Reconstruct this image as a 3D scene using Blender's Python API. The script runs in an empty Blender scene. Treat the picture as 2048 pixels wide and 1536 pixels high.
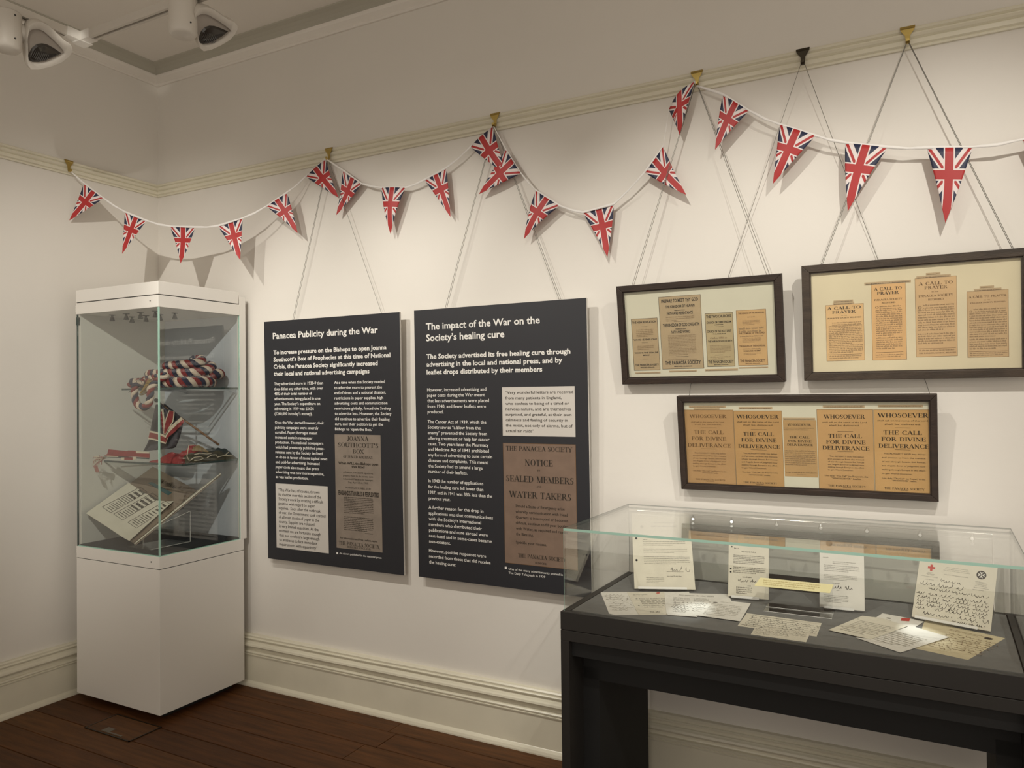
import bpy, math, random
import numpy as np
from mathutils import Vector, Matrix
random.seed(7)
S = bpy.context.scene
COL = S.collection
# ------------------------------------------------------------------ camera
FPX = 1528.2
CAM = np.array([3.8427, -2.9001, 1.5])
_y, _p, _r = [math.radians(a) for a in (28.16, .7558, -.5955)]
FW = np.array([-math.sin(_y)*math.cos(_p), math.cos(_y)*math.cos(_p), math.sin(_p)])
_R = np.array([math.cos(_y), math.sin(_y), 0.]); _U = np.cross(_R, FW)
RT = _R*math.cos(_r)+_U*math.sin(_r); UP = -_R*math.sin(_r)+_U*math.cos(_r)
cd = bpy.data.cameras.new('camera'); cam = bpy.data.objects.new('camera', cd); COL.objects.link(cam)
cd.sensor_fit = 'HORIZONTAL'; cd.sensor_width = 36; cd.lens = FPX*36/2048; cd.clip_start = .02
cam.matrix_world = Matrix([[RT[i], UP[i], -FW[i], CAM[i]] for i in range(3)]+[[0, 0, 0, 1]])
S.camera = cam
# ------------------------------------------------------------------ light and exposure
S.view_settings.view_transform = 'Standard'; S.view_settings.look = 'None'
S.view_settings.gamma = 1; S.view_settings.exposure = 0; S.view_settings.use_curve_mapping = False
W = bpy.data.worlds.new('world'); S.world = W; W.use_nodes = True
W.node_tree.nodes['Background'].inputs[0].default_value = (1, .90, .77, 1)
W.node_tree.nodes['Background'].inputs[1].default_value = .88
def spot(name, loc, aim, watts, deg, blend=.6, size=.03, col=(1, .955, .865)):
    l = bpy.data.lights.new(name, 'SPOT'); l.energy = watts; l.spot_size = math.radians(deg); l.spot_blend = blend
    l.shadow_soft_size = size; l.color = col
    o = bpy.data.objects.new(name, l); COL.objects.link(o); o.location = loc
    o.rotation_euler = (Vector(aim)-Vector(loc)).to_track_quat('-Z', 'Y').to_euler(); return o
spot('case_lamp', (2.3, -2.75, 3.1), (.35, -.35, 1.70), 215, 44, .9, .015)
spot('panel_lamp', (1.08, -1.6, 3.0), (1.5, 0, 1.48), 78, 66, .9, .02)
spot('panel_lamp', (1.8, -1.6, 3.0), (2.15, 0, 1.40), 72, 68, .9, .02)
spot('print_lamp', (3.0, -1.5, 3.0), (3.15, 0, 1.6), 62, 64, .9, .02)
spot('print_lamp', (4.3, -1.5, 3.0), (3.75, 0, 1.6), 78, 64, .9, .02)
spot('table_lamp', (4.1, -2.3, 3.0), (3.45, -.3, .8), 90, 40, .9, .02)
spot('added_connector_fill', (1.25, -1.55, 2.78), (.752, -.935, 3.0), 12, 7, .8, .02)  # unseen narrow spot, added only to brighten the track's corner connector
# ------------------------------------------------------------------ helpers
def ray(px, py): return FW+RT*(px-1024)/FPX-UP*(py-768)/FPX
def hit(px, py, n, c):
    n = np.array(n, float); d = ray(px, py); return CAM+d*((c-n@CAM)/(n@d))
def HX(px, py, v): return hit(px, py, (1, 0, 0), v)
def HY(px, py, v): return hit(px, py, (0, 1, 0), v)
def HZ(px, py, v): return hit(px, py, (0, 0, 1), v)
CR = {'c2': (5.12, 130, 540), 'c3': (5.12, 130, 820), 'p1': (5.297, 520, 610), 'p2': (4.955, 520, 860), 'p3': (4.954, 820, 590),
      'p4': (4.654, 820, 880), 'f1': (5.297, 1210, 530), 'f2': (4.4716, 1590, 480), 'f3': (3.657, 1340, 770), 'd1': (4.18, 1110, 1000),
      'd2': (4.197, 1560, 1000), 'd3': (6.827, 1440, 1120), 'd4': (6.024, 1180, 1120), 'd5': (5.907, 1800, 1080), 'd6': (6.827, 1220, 990),
      'd7': (6.4, 1440, 1010), 'k1': (7.877, 230, 680), 'k2': (6.4, 170, 800), 'k3': (6.024, 150, 920), 'l2': (10.24, 320, 0), 'l1': (10.24, 0, 0), 'n': (1, 0, 0)}
def cr(k, x, y): s, a, b = CR[k]; return a+x/s, b+y/s
class Pl:
    "a plane in the world with its own right / up axes"
    def __init__(s, o, U, V):
        s.o = np.array(o, float); s.U = np.array(U, float); s.U /= np.linalg.norm(s.U)
        V = np.array(V, float); V -= s.U*(V@s.U); s.V = V/np.linalg.norm(V); s.N = np.cross(s.U, s.V)
    def P(s, u, v, n=0.): return s.o+s.U*u+s.V*v+s.N*n
    def uv(s, px, py): h = hit(px, py, s.N, s.N@s.o)-s.o; return h@s.U, h@s.V
    def c(s, k, x, y): return s.uv(*cr(k, x, y))
class MB:
    def __init__(s): s.v = []; s.f = []; s.m = []; s.uv = {}; s.jobs = []; s.mi = 0
    def add(s, vs, fs):
        b = len(s.v); s.v += [tuple(float(q) for q in p) for p in vs]
        for f in fs: s.f.append(tuple(b+i for i in f)); s.m.append(s.mi)
        return s
    def poly(s, pts): return s.add(pts, [tuple(range(len(pts)))])
    def hexa(s, p): return s.add(p, [(0, 3, 2, 1), (4, 5, 6, 7), (0, 1, 5, 4), (1, 2, 6, 5), (2, 3, 7, 6), (3, 0, 4, 7)])
    def box(s, x0, y0, z0, x1, y1, z1):
        return s.hexa([(x0, y0, z0), (x1, y0, z0), (x1, y1, z0), (x0, y1, z0), (x0, y0, z1), (x1, y0, z1), (x1, y1, z1), (x0, y1, z1)])
    def slab(s, pl, u0, v0, u1, v1, n0, n1):
        return s.hexa([pl.P(u, v, n) for n in (n0, n1) for u, v in ((u0, v0), (u1, v0), (u1, v1), (u0, v1))])
    def prism(s, bot, top):
        n = len(bot); return s.add(list(bot)+list(top), [tuple(range(n))[::-1], tuple(range(n, 2*n))]+[(i, (i+1) % n, n+(i+1) % n, n+i) for i in range(n)])
    def extr(s, prof, a, b, f):
        "profile [(p,q)] run from a to b; f(t,p,q) -> point"
        return s.prism([f(a, p, q) for p, q in prof], [f(b, p, q) for p, q in prof])
    def tube(s, pts, r, seg=6, cap=True):
        pts = [np.array(p, float) for p in pts]; n = len(pts); rs = r if hasattr(r, '__len__') else [r]*n
        b = len(s.v); prev = None
        for i, p in enumerate(pts):
            t = pts[min(i+1, n-1)]-pts[max(i-1, 0)]; t = t/(np.linalg.norm(t)+1e-12)
            if prev is None: a = np.cross(t, (0, 0, 1.)); a = a if np.linalg.norm(a) > .1 else np.cross(t, (1., 0, 0))
            else: a = prev-t*(prev@t)
            a = a/np.linalg.norm(a); prev = a; c = np.cross(t, a)
            for k in range(seg):
                g = 2*math.pi*k/seg; s.v.append(tuple(p+(a*math.cos(g)+c*math.sin(g))*rs[i]))
        for i in range(n-1):
            for k in range(seg):
                k2 = (k+1) % seg; s.f.append((b+i*seg+k, b+i*seg+k2, b+(i+1)*seg+k2, b+(i+1)*seg+k)); s.m.append(s.mi)
        if cap:
            s.f.append(tuple(b+k for k in range(seg))[::-1]); s.m.append(s.mi)
            s.f.append(tuple(b+(n-1)*seg+k for k in range(seg))); s.m.append(s.mi)
        return s
    def grid(s, rows):
        b = len(s.v); R_, C_ = len(rows), len(rows[0])
        for r in rows: s.v += [tuple(float(q) for q in p) for p in r]
        for i in range(R_-1):
            for j in range(C_-1):
                s.f.append((b+i*C_+j, b+i*C_+j+1, b+(i+1)*C_+j+1, b+(i+1)*C_+j)); s.m.append(s.mi)
        return s
    def lathe(s, o, ax, prof, seg=20):
        o = np.array(o, float); ax = np.array(ax, float); ax /= np.linalg.norm(ax)
        a = np.cross(ax, (0, 0, 1.)); a = a if np.linalg.norm(a) > .1 else np.array((1., 0, 0)); a /= np.linalg.norm(a); c = np.cross(ax, a)
        rows = [[o+ax*h+(a*math.cos(2*math.pi*k/seg)+c*math.sin(2*math.pi*k/seg))*r for k in range(seg+1)] for r, h in prof]
        return s.grid(rows)
ORG = {}
PENDING = []
def obj(name, mb, mats, parent=None, label=None, smooth=False, bevel=0, kind=None, solid=0):
    if not isinstance(mats, (list, tuple)): mats = [mats]
    me = bpy.data.meshes.new(name); o = bpy.data.objects.new(name, me); COL.objects.link(o)
    if parent is not None: o.parent = parent; ORG[o] = ORG[parent]
    else: ORG[o] = np.zeros(3)
    for m in mats: me.materials.append(m)
    if label: o['label'] = label
    if kind: o['kind'] = kind
    PENDING.append((o, mb, smooth))
    if bevel:
        b = o.modifiers.new('bevel', 'BEVEL'); b.width = bevel; b.segments = 2; b.limit_method = 'ANGLE'
    if solid:
        q = o.modifiers.new('solid', 'SOLIDIFY'); q.thickness = solid; q.offset = 0
    return o
def tag(o, label, cat, group=None):
    o['label'] = label; o['category'] = cat
    if group: o['group'] = group
    return o
def thing(name, label, cat, loc, group=None):
    o = bpy.data.objects.new(name, None); COL.objects.link(o); o.empty_display_size = .1
    o.location = loc; ORG[o] = np.array(loc, float); return tag(o, label, cat, group)
def struct(name, mb, m, parent=None, **k): return obj(name, mb, m, parent, kind=None if parent is not None else 'structure', **k)
# ------------------------------------------------------------------ materials
def mat(name, col, rough=.6, metal=0., noise=0., nscale=8., bump=0., bscale=60., spec=.5, stretch=(1, 1, 1), emit=0.):
    m = bpy.data.materials.new(name); m.use_nodes = True; t = m.node_tree; b = t.nodes['Principled BSDF']
    b.inputs['Base Color'].default_value = (*col, 1); b.inputs['Roughness'].default_value = rough; b.inputs['Metallic'].default_value = metal
    b.inputs['Specular IOR Level'].default_value = spec
    if emit: b.inputs['Emission Color'].default_value = (1, .95, .85, 1); b.inputs['Emission Strength'].default_value = emit
    if noise or bump:
        tc = t.nodes.new('ShaderNodeTexCoord'); mp = t.nodes.new('ShaderNodeMapping'); mp.inputs['Scale'].default_value = stretch
        t.links.new(tc.outputs['Object'], mp.inputs[0])
    if noise:
        n = t.nodes.new('ShaderNodeTexNoise'); n.inputs['Scale'].default_value = nscale; n.inputs['Detail'].default_value = 5
        t.links.new(mp.outputs[0], n.inputs['Vector'])
        r = t.nodes.new('ShaderNodeValToRGB'); r.color_ramp.elements[0].position = .3; r.color_ramp.elements[1].position = .7
        r.color_ramp.elements[0].color = (*[c*(1-noise) for c in col], 1); r.color_ramp.elements[1].color = (*[min(1, c*(1+noise*.6)) for c in col], 1)
        t.links.new(n.outputs[0], r.inputs[0]); t.links.new(r.outputs[0], b.inputs['Base Color'])
    if bump:
        n2 = t.nodes.new('ShaderNodeTexNoise'); n2.inputs['Scale'].default_value = bscale; n2.inputs['Detail'].default_value = 4
        t.links.new(mp.outputs[0], n2.inputs['Vector'])
        bp = t.nodes.new('ShaderNodeBump'); bp.inputs['Strength'].default_value = bump; bp.inputs['Distance'].default_value = .002
        t.links.new(n2.outputs[0], bp.inputs['Height']); t.links.new(bp.outputs[0], b.inputs['Normal'])
    return m
def glass(name, tint, refl=1.):
    m = bpy.data.materials.new(name); m.use_nodes = True; t = m.node_tree; t.nodes.clear()
    o = t.nodes.new('ShaderNodeOutputMaterial'); mx = t.nodes.new('ShaderNodeMixShader'); tr = t.nodes.new('ShaderNodeBsdfTransparent')
    g = t.nodes.new('ShaderNodeBsdfGlossy'); f = t.nodes.new('ShaderNodeLayerWeight'); pw = t.nodes.new('ShaderNodeMath'); pw.operation = 'POWER'; ma = t.nodes.new('ShaderNodeMath'); ma.operation = 'MULTIPLY_ADD'; mu = t.nodes.new('ShaderNodeMath'); mu.operation = 'MULTIPLY'
    tr.inputs[0].default_value = (*tint, 1); g.inputs['Roughness'].default_value = .0; g.inputs[0].default_value = (1, 1, 1, 1)
    f.inputs[0].default_value = .5; pw.inputs[1].default_value = 5; ma.inputs[1].default_value = .96; ma.inputs[2].default_value = .04; mu.inputs[1].default_value = refl; mu.use_clamp = True
    t.links.new(f.outputs['Facing'], pw.inputs[0]); t.links.new(pw.outputs[0], ma.inputs[0]); t.links.new(ma.outputs[0], mu.inputs[0]); t.links.new(mu.outputs[0], mx.inputs[0]); t.links.new(tr.outputs[0], mx.inputs[1])
    t.links.new(g.outputs[0], mx.inputs[2]); t.links.new(mx.outputs[0], o.inputs[0]); return m
WALL = mat('wall_paint', (.74, .705, .65), .7, noise=.03, nscale=1.5, bump=.25, bscale=35)
CEIL = mat('ceiling_paint', (.80, .76, .70), .8, noise=.03, nscale=2)
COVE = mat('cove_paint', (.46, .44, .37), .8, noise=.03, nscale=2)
TRIM = mat('cream_gloss_paint', (.72, .68, .55), .28, noise=.05, nscale=6, bump=.1, bscale=20)
BOARD = [mat('stained_floorboard', c, .55, spec=.25, noise=.42, nscale=4, bump=.3, bscale=30, stretch=(1, 10, 4)) for c in
         ((.108, .041, .011), (.090, .034, .010), (.122, .049, .014), (.098, .036, .010))]
GAP = mat('dark_gap', (.012, .008, .006), .9)
WHITE = mat('white_lacquer', (.78, .75, .70), .4, bump=.05, bscale=200)
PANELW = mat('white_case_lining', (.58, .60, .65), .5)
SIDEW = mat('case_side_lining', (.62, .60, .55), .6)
FELT = mat('black_felt', (.018, .019, .022), .95, bump=.4, bscale=300)
GL = glass('clear_glass', (.965, .982, .972), 1.6)
GLB = glass('shade_tinted_back_glass', (.90, .905, .89), 1.0)  # darker tint stands in for shade on the wall behind the table case
GLT = glass('tabletop_glass', (.975, .987, .98), 1.2)
GLP = glass('picture_glass', (.97, .98, .97), .35)
ACR = glass('acrylic', (.975, .98, .98), 1.3)
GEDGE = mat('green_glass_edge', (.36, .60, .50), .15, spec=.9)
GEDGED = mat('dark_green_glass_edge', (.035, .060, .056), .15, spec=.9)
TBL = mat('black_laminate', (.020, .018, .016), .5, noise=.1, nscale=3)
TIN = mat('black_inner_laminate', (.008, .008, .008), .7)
DECK = mat('grey_baize', (.165, .162, .154), .9, noise=.08, nscale=30, bump=.3, bscale=400)
WOOD = mat('dark_oak', (.030, .017, .011), .55, noise=.35, nscale=9, bump=.3, bscale=60, stretch=(1.5, 6, 6))
WOOD2 = mat('dark_oak_grey', (.050, .034, .022), .55, noise=.35, nscale=9, bump=.3, bscale=60, stretch=(1.5, 6, 6))
MAT = mat('cream_mount_board', (.68, .63, .505), .8, noise=.03, nscale=10)
MAT2 = mat('foxed_mount_board', (.75, .64, .455), .8, noise=.06, nscale=6)
NEWS = [mat('aged_newsprint', c, .85, noise=.07, nscale=12) for c in ((.46, .33, .19), (.46, .335, .20), (.47, .36, .20), (.60, .37, .165))]
NEWS2 = [mat('aged_newsprint_warm', c, .85, noise=.06, nscale=12) for c in ((.74, .47, .23), (.74, .44, .20), (.66, .43, .23), (.60, .40, .22))]
NEWS3 = [mat('tan_newsprint', c, .85, noise=.06, nscale=12) for c in ((.47, .275, .125), (.50, .29, .12), (.49, .30, .135), (.56, .33, .145), (.58, .34, .14))]
LABEL = mat('brown_label_strip', (.50, .36, .22), .85)
INK = mat('black_ink', (.03, .022, .015), .8)
INKB = mat('brown_ink', (.16, .085, .035), .8)
INKM = mat('faded_ink', (.26, .17, .09), .8)
PBLK = mat('matt_black_board', (.019, .0195, .0245), .5)
PTXT = mat('white_print', (.80, .78, .74), .6)
QUOTE = mat('pale_grey_print', (.60, .565, .52), .7)
POST1 = mat('grey_poster_print', (.25, .205, .165), .7, noise=.14, nscale=14)
POST2 = mat('brown_poster_print', (.205, .138, .100), .7, noise=.10, nscale=18)
CORE = mat('white_board_edge', (.72, .70, .66), .6)
BRASS = mat('brass', (.50, .37, .12), .3, metal=1)
BRASSD = mat('dark_bronze', (.055, .045, .03), .4, metal=.8)
WIRE = mat('steel_wire', (.16, .15, .13), .5, metal=.6)
TAPE = mat('white_ribbon', (.80, .77, .74), .6)
PAPER = mat('cream_paper', (.65, .605, .50), .85, noise=.05, nscale=20)
PAPERW = mat('white_paper', (.69, .66, .60), .85, noise=.04, nscale=20)
PAPERT = mat('tan_paper', (.58, .50, .33), .85, noise=.08, nscale=20)
YELL = mat('pale_yellow_label', (.78, .70, .40), .8)
GREYINK = mat('pencil_grey_ink', (.20, .185, .16), .8)
PALEINK = mat('pale_grey_ink', (.38, .35, .29), .8)
REDINK = mat('red_ink', (.48, .05, .035), .7)
HOLE = mat('punch_hole', (.015, .015, .015), .9)
LENS = mat('dark_fluted_lens', (.035, .030, .026), .12, spec=.8)
LAMPW = mat('white_lamp_metal', (.62, .58, .52), .45)
LAMPG = mat('grey_reflector', (.36, .32, .28), .5)
BLK = mat('black_plastic', (.012, .012, .012), .5)
CHROME = mat('chrome', (.75, .72, .68), .15, metal=1)
LEDON = mat('led_bulb', (.9, .9, .9), .3, emit=5)
WR = mat('red_wool', (.21, .020, .018), .95, noise=.3, nscale=120, bump=.8, bscale=500)
WW = mat('cream_wool', (.62, .50, .40), .95, noise=.2, nscale=120, bump=.8, bscale=500)
WB = mat('navy_wool', (.022, .022, .050), .95, noise=.3, nscale=120, bump=.8, bscale=500)
GOLD = mat('gold_braid', (.50, .33, .09), .4, metal=.8, bump=.5, bscale=300)
CRED = mat('red_cloth', (.25, .026, .026), .85, noise=.25, nscale=60, bump=.4, bscale=120)
CGRY = mat('grey_navy_cloth', (.078, .070, .082), .9, noise=.15, nscale=60, bump=.4, bscale=160)
CCRM = mat('cream_cloth', (.60, .52, .40), .85)
COLV = mat('olive_cloth', (.055, .045, .02), .7, noise=.4, nscale=60, bump=.4, bscale=120)
CGRN = mat('dark_green_cloth', (.018, .026, .026), .8)
CGLD = mat('gold_cloth', (.34, .24, .12), .6, noise=.3, nscale=50)
STICK = mat('brown_wood_stick', (.24, .125, .06), .5, noise=.2, nscale=40)
BOOKC = mat('brown_cover', (.215, .160, .115), .7, noise=.06, nscale=10)
TEAL = mat('teal_label', (.045, .10, .105), .7)
# union flag cloth for the bunting, drawn on each flag's own UVs
def union_mat():
    m = bpy.data.materials.new('union_flag_cloth'); m.use_nodes = True; t = m.node_tree; b = t.nodes['Principled BSDF']; b.inputs['Roughness'].default_value = .55
    L = t.links.new
    def M(op, a, c=None, clamp=False):
        n = t.nodes.new('ShaderNodeMath'); n.operation = op; n.use_clamp = clamp
        for i, q in enumerate((a, c)):
            if q is None: continue
            if isinstance(q, (int, float)): n.inputs[i].default_value = q
            else: L(q, n.inputs[i])
        return n.outputs[0]
    uv = t.nodes.new('ShaderNodeUVMap'); uv.uv_map = 'UVMap'; sp = t.nodes.new('ShaderNodeSeparateXYZ'); L(uv.outputs[0], sp.inputs[0])
    x, y = sp.outputs[0], sp.outputs[1]      # metres: x from the flag's axis, y down from the tape
    yy = M('SUBTRACT', y, .074)
    ax, ay = M('ABSOLUTE', x), M('ABSOLUTE', yy)
    s = 1.30; h = 1/math.sqrt(1+s*s)
    d1 = M('MULTIPLY', M('SUBTRACT', M('MULTIPLY', x, s), yy), h); d2 = M('MULTIPLY', M('ADD', M('MULTIPLY', x, s), yy), h)
    def below(v, k): return M('LESS_THAN', v, k)
    wd = M('MAXIMUM', below(M('ABSOLUTE', d1), .0125), below(M('ABSOLUTE', d2), .0125))
    up = M('LESS_THAN', yy, 0); sg = M('SUBTRACT', M('MULTIPLY', up, 2), 1)
    r1 = M('MULTIPLY', M('ADD', M('MULTIPLY', d1, sg), .0035), 1); r2 = M('MULTIPLY', M('ADD', M('MULTIPLY', d2, sg), -.0035), 1)
    rd = M('MAXIMUM', below(M('ABSOLUTE', r1), .0042), below(M('ABSOLUTE', r2), .0042))
    wc = M('MAXIMUM', below(ax, .0165), below(ay, .0165)); rc = M('MAXIMUM', below(ax, .0125), below(ay, .0125))
    def mix(f, a, c):
        n = t.nodes.new('ShaderNodeMix'); n.data_type = 'RGBA'; L(f, n.inputs[0])
        for i, q in ((6, a), (7, c)):
            if isinstance(q, tuple): n.inputs[i].default_value = (*q, 1)
            else: L(q, n.inputs[i])
        return n.outputs[2]
    WHT, RED, BLU = (.74, .67, .65), (.40, .022, .022), (.017, .021, .055)
    c = mix(wd, BLU, WHT); c = mix(rd, c, RED); c = mix(wc, c, WHT); c = mix(rc, c, RED)
    L(c, b.inputs['Base Color']); return m
UNION = union_mat()
# ------------------------------------------------------------------ lettering
GLY = {'A': (.82, 'd .1 0 .41 1;D .41 1 .70 0;h .22 .6 .33;f .1 0;f .70 0'), 'B': (.74, 'S .18;h .18 .4 .975;h .18 .42 .52;h .18 .42 .025;A .4 .75 .24 .25 -90 90;A .42 .265 .27 .265 -90 90'),
 'C': (.80, 'A .44 .5 .38 .51 50 310;v .70 .66 1;v .7 0 .28'), 'D': (.84, 'S .18;h .18 .42 .975;h .18 .42 .025;A .4 .5 .38 .5 -90 90'),
 'E': (.7, 'S .18;h .18 .62 .975;h .18 .5 .51;h .18 .64 .025;v .61 .72 1;v .63 0 .3;v .5 .4 .64'), 'F': (.66, 'S .18;h .18 .62 .975;h .18 .5 .51;v .61 .72 1;v .5 .4 .64'),
 'G': (.84, 'A .44 .5 .38 .51 50 310;v .70 .66 1;b .68 0 .42;f .68 .42'), 'H': (.88, 'S .18;S .70;h .18 .7 .51'), 'I': (.36, 'S .18'), 'J': (.46, 'b .28 .15 1;f .28 1;A .16 .15 .18 .2 180 360'),
 'K': (.84, 'S .18;d .2 .42 .66 1;D .34 .58 .7 0;f .66 1;f .7 0'), 'L': (.68, 'S .18;h .18 .62 .025;v .61 0 .32'), 'M': (1.02, 's .16;D .16 1 .5 0;d .5 0 .84 1;S .84'),
 'N': (.86, 's .16;D .16 1 .68 0;s .68'), 'O': (.86, 'A .43 .5 .39 .52 0 360'), 'P': (.7, 'S .18;h .18 .4 .975;h .18 .4 .45;A .38 .71 .28 .28 -90 90'), 'Q': (.86, 'A .43 .5 .39 .52 0 360;D .45 .1 .75 -.15'),
 'R': (.8, 'S .18;h .18 .4 .975;h .18 .4 .49;A .38 .735 .26 .26 -90 90;D .4 .5 .70 0;f .70 0'), 'S': (.62, 'A .31 .74 .22 .27 50 270;A .31 .27 .25 .28 -130 90;v .52 .68 1;v .08 0 .3'),
 'T': (.76, 'S .38;h .06 .7 .975;v .07 .7 1;v .69 .7 1'), 'U': (.84, 'b .18 .27 1;f .18 1;t .66 .27 1;f .66 1;A .42 .28 .31 .29 180 360'), 'V': (.8, 'D .1 1 .4 0;d .4 0 .7 1;f .1 1;f .7 1'),
 'W': (1.16, 'D .1 1 .36 0;d .36 0 .58 1;D .58 1 .84 0;d .84 0 1.06 1;f .1 1;f 1.06 1;f .58 1'), 'X': (.8, 'D .1 1 .7 0;d .1 0 .7 1;f .1 1;f .7 1;f .1 0;f .7 0'),
 'Y': (.78, 'D .1 1 .39 .5;d .39 .5 .68 1;b .39 0 .5;f .39 0;f .1 1;f .68 1'), 'Z': (.7, 'h .1 .6 .975;h .1 .6 .025;D .56 1 .1 0'), "'": (.24, 'b .1 .7 1'), '.': (.24, 'b .1 0 .15'), ',': (.24, 'b .1 -.12 .12'),
 '!': (.3, 'b .14 .3 1;b .14 0 .15'), '?': (.6, 'A .28 .76 .22 .25 -80 180;b .28 .3 .5;b .28 0 .15'), '&': (.86, 'A .36 .76 .2 .25 0 360;A .34 .27 .3 .28 0 360;D .3 .6 .78 0'), ' ': (.42, '')}
T_, t_ = .15, .05
def serif_glyph(spec, T=T_, t=t_):
    out = []
    def q(x0, y0, x1, y1): out.append([(x0, y0), (x1, y0), (x1, y1), (x0, y1)])
    def line(x0, y0, x1, y1, w):
        out.append([(x0-w/2, y0), (x0+w/2, y0), (x1+w/2, y1), (x1-w/2, y1)])
    for it in filter(None, spec.split(';')):
        k, *a = it.split(); a = [float(z) for z in a]
        if k in 'Ss': w = T if k == 'S' else t; q(a[0]-w/2, 0, a[0]+w/2, 1); [q(a[0]-w/2-.09, y, a[0]+w/2+.09, y+.045) for y in (0, .955)]
        elif k == 'b': q(a[0]-T/2, a[1], a[0]+T/2, a[2])
        elif k == 't': q(a[0]-t/2, a[1], a[0]+t/2, a[2])
        elif k == 'v': q(a[0]-.025, a[1], a[0]+.025, a[2])
        elif k == 'h': q(a[0], a[2]-t/2, a[1], a[2]+t/2)
        elif k == 'f': q(a[0]-.15, a[1]-(.045 if a[1] > .3 else 0), a[0]+.15, a[1]+(0 if a[1] > .3 else .045))
        elif k == 'D': line(*a, T*1.1)
        elif k == 'd': line(*a, t*1.2)
        elif k == 'A':
            cx, cy, rx, ry, a0, a1 = a; n = max(4, int(abs(a1-a0)/26))
            ps = [math.radians(a0+(a1-a0)*i/n) for i in range(n+1)]
            for g, h in zip(ps[:-1], ps[1:]):
                out.append([(cx+(rx-T)*math.cos(g), cy+(ry-t)*math.sin(g)), (cx+rx*math.cos(g), cy+ry*math.sin(g)), (cx+rx*math.cos(h), cy+ry*math.sin(h)), (cx+(rx-T)*math.cos(h), cy+(ry-t)*math.sin(h))])
    return out
def serif(mb, pl, text, u0, v0, u1, cap, n=.0006, weight=T_):
    tw = sum(GLY.get(ch, GLY[' '])[0] for ch in text)-.1; sx = (u1-u0)/tw; x = 0
    for ch in text:
        w, sp = GLY.get(ch, GLY[' '])
        for p in serif_glyph(sp, weight): mb.poly([pl.P(u0+(x+a)*sx, v0+b*cap, n) for a, b in p])
        x += w
JOBS = []
def sans(mb, pl, text, u0, v0, u1, cap, n=.0006, bold=0., sx=None):
    JOBS.append((mb, pl, text, u0, v0, u1, cap, n, bold, sx))
def greek(mb, pl, u0, u1, vt, vb, lines, xh=.5, n=.0006, last=.7, dens=1., indent=0):
    "printed lines too small in the photograph to read"
    dv = (vt-vb)/max(lines, 1); h = dv*xh*.8
    for i in range(lines):
        y = vt-dv*(i+.8); x = u0+(indent if i == 0 else 0); e = u1 if i < lines-1 else u0+(u1-u0)*last
        lw = h*.62
        while x < e-lw:
            k = random.randint(2, 8)
            for _ in range(k):
                if x > e-lw: break
                hh = h*random.choice((1, 1, 1, 1.45, .9)); o = -h*.3 if random.random() < .08 else 0
                mb.poly([pl.P(x, y+o, n), pl.P(x+lw*.5*dens, y+o, n), pl.P(x+lw*.5*dens, y+hh, n), pl.P(x, y+hh, n)]); x += lw*.92
            x += lw*.85
def scrawl(mb, pl, u0, v0, u1, h, w, n=.0006, seed=0, slant=.25):
    "one handwritten line"
    rnd = random.Random(seed*31+5); x = u0
    while x < u1:
        L = rnd.uniform(2.2, 6)*h*.75; e = min(x+L, u1); pts = []; ph = rnd.uniform(0, 6); N = max(8, int((e-x)/h*9))
        fr = rnd.uniform(5.5, 8)
        for i in range(N+1):
            tt = i/N; a = ph+(e-x)/h*fr*tt
            y = h*(.32*math.sin(a)+.1*math.sin(a*.37)+(.45 if rnd.random() < .10 else 0)-(.35 if rnd.random() < .05 else 0))+.3*h
            pts.append((x+(e-x)*tt+.12*h*math.cos(a)+slant*y, v0+y))
        for (a, b), (c, d) in zip(pts[:-1], pts[1:]):
            dx, dy = c-a, d-b; l = math.hypot(dx, dy)+1e-9; ww = w*rnd.uniform(.35, .6); ox, oy = -dy/l*ww, dx/l*ww
            mb.poly([pl.P(a+ox, b+oy, n), pl.P(a-ox, b-oy, n), pl.P(c-ox, d-oy, n), pl.P(c+ox, d+oy, n)])
        x = e+h*rnd.uniform(.5, .9)
def disc(mb, pl, u, v, r, n, seg=12, ry=None): mb.poly([pl.P(u+r*math.cos(2*math.pi*k/seg), v+(ry or r)*math.sin(2*math.pi*k/seg), n) for k in range(seg)])
# ------------------------------------------------------------------ the room
XE, YE, H = 6.2, -5.2, 3.375
fl = MB().box(-.1, YE, -.06, XE, .1, -.014); floor = struct('floor', fl, GAP)
k = 0; rb = random.Random(3)
yb = -.002
for row in range(34):
    y1 = yb-.1455*row-.0; y0 = y1-.1415
    x = -.02; cuts = [0]
    first = rb.uniform(1.2, 3.4); cuts = [-.02, first, first+rb.uniform(1.6, 2.4), XE]
    for a, b in zip(cuts[:-1], cuts[1:]):
        if b-a < .05: continue
        z = rb.uniform(-.0012, .0004); g = .0008 if row != 5 else .0008
        obj('floorboard', MB().box(a+.001, y0, -.02, min(b, XE)-.001, y1, z), BOARD[rb.randrange(4)], floor, bevel=.0015); k += 1
struct('wall_back', MB().box(-.1, 0, -.06, XE, .1, H+.1), WALL)
struct('wall_left', MB().box(-.1, YE, -.06, 0, 0, H+.1), WALL)
struct('ceiling', MB().box(-.1, YE, H, XE, .1, H+.1), CEIL)
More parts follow.
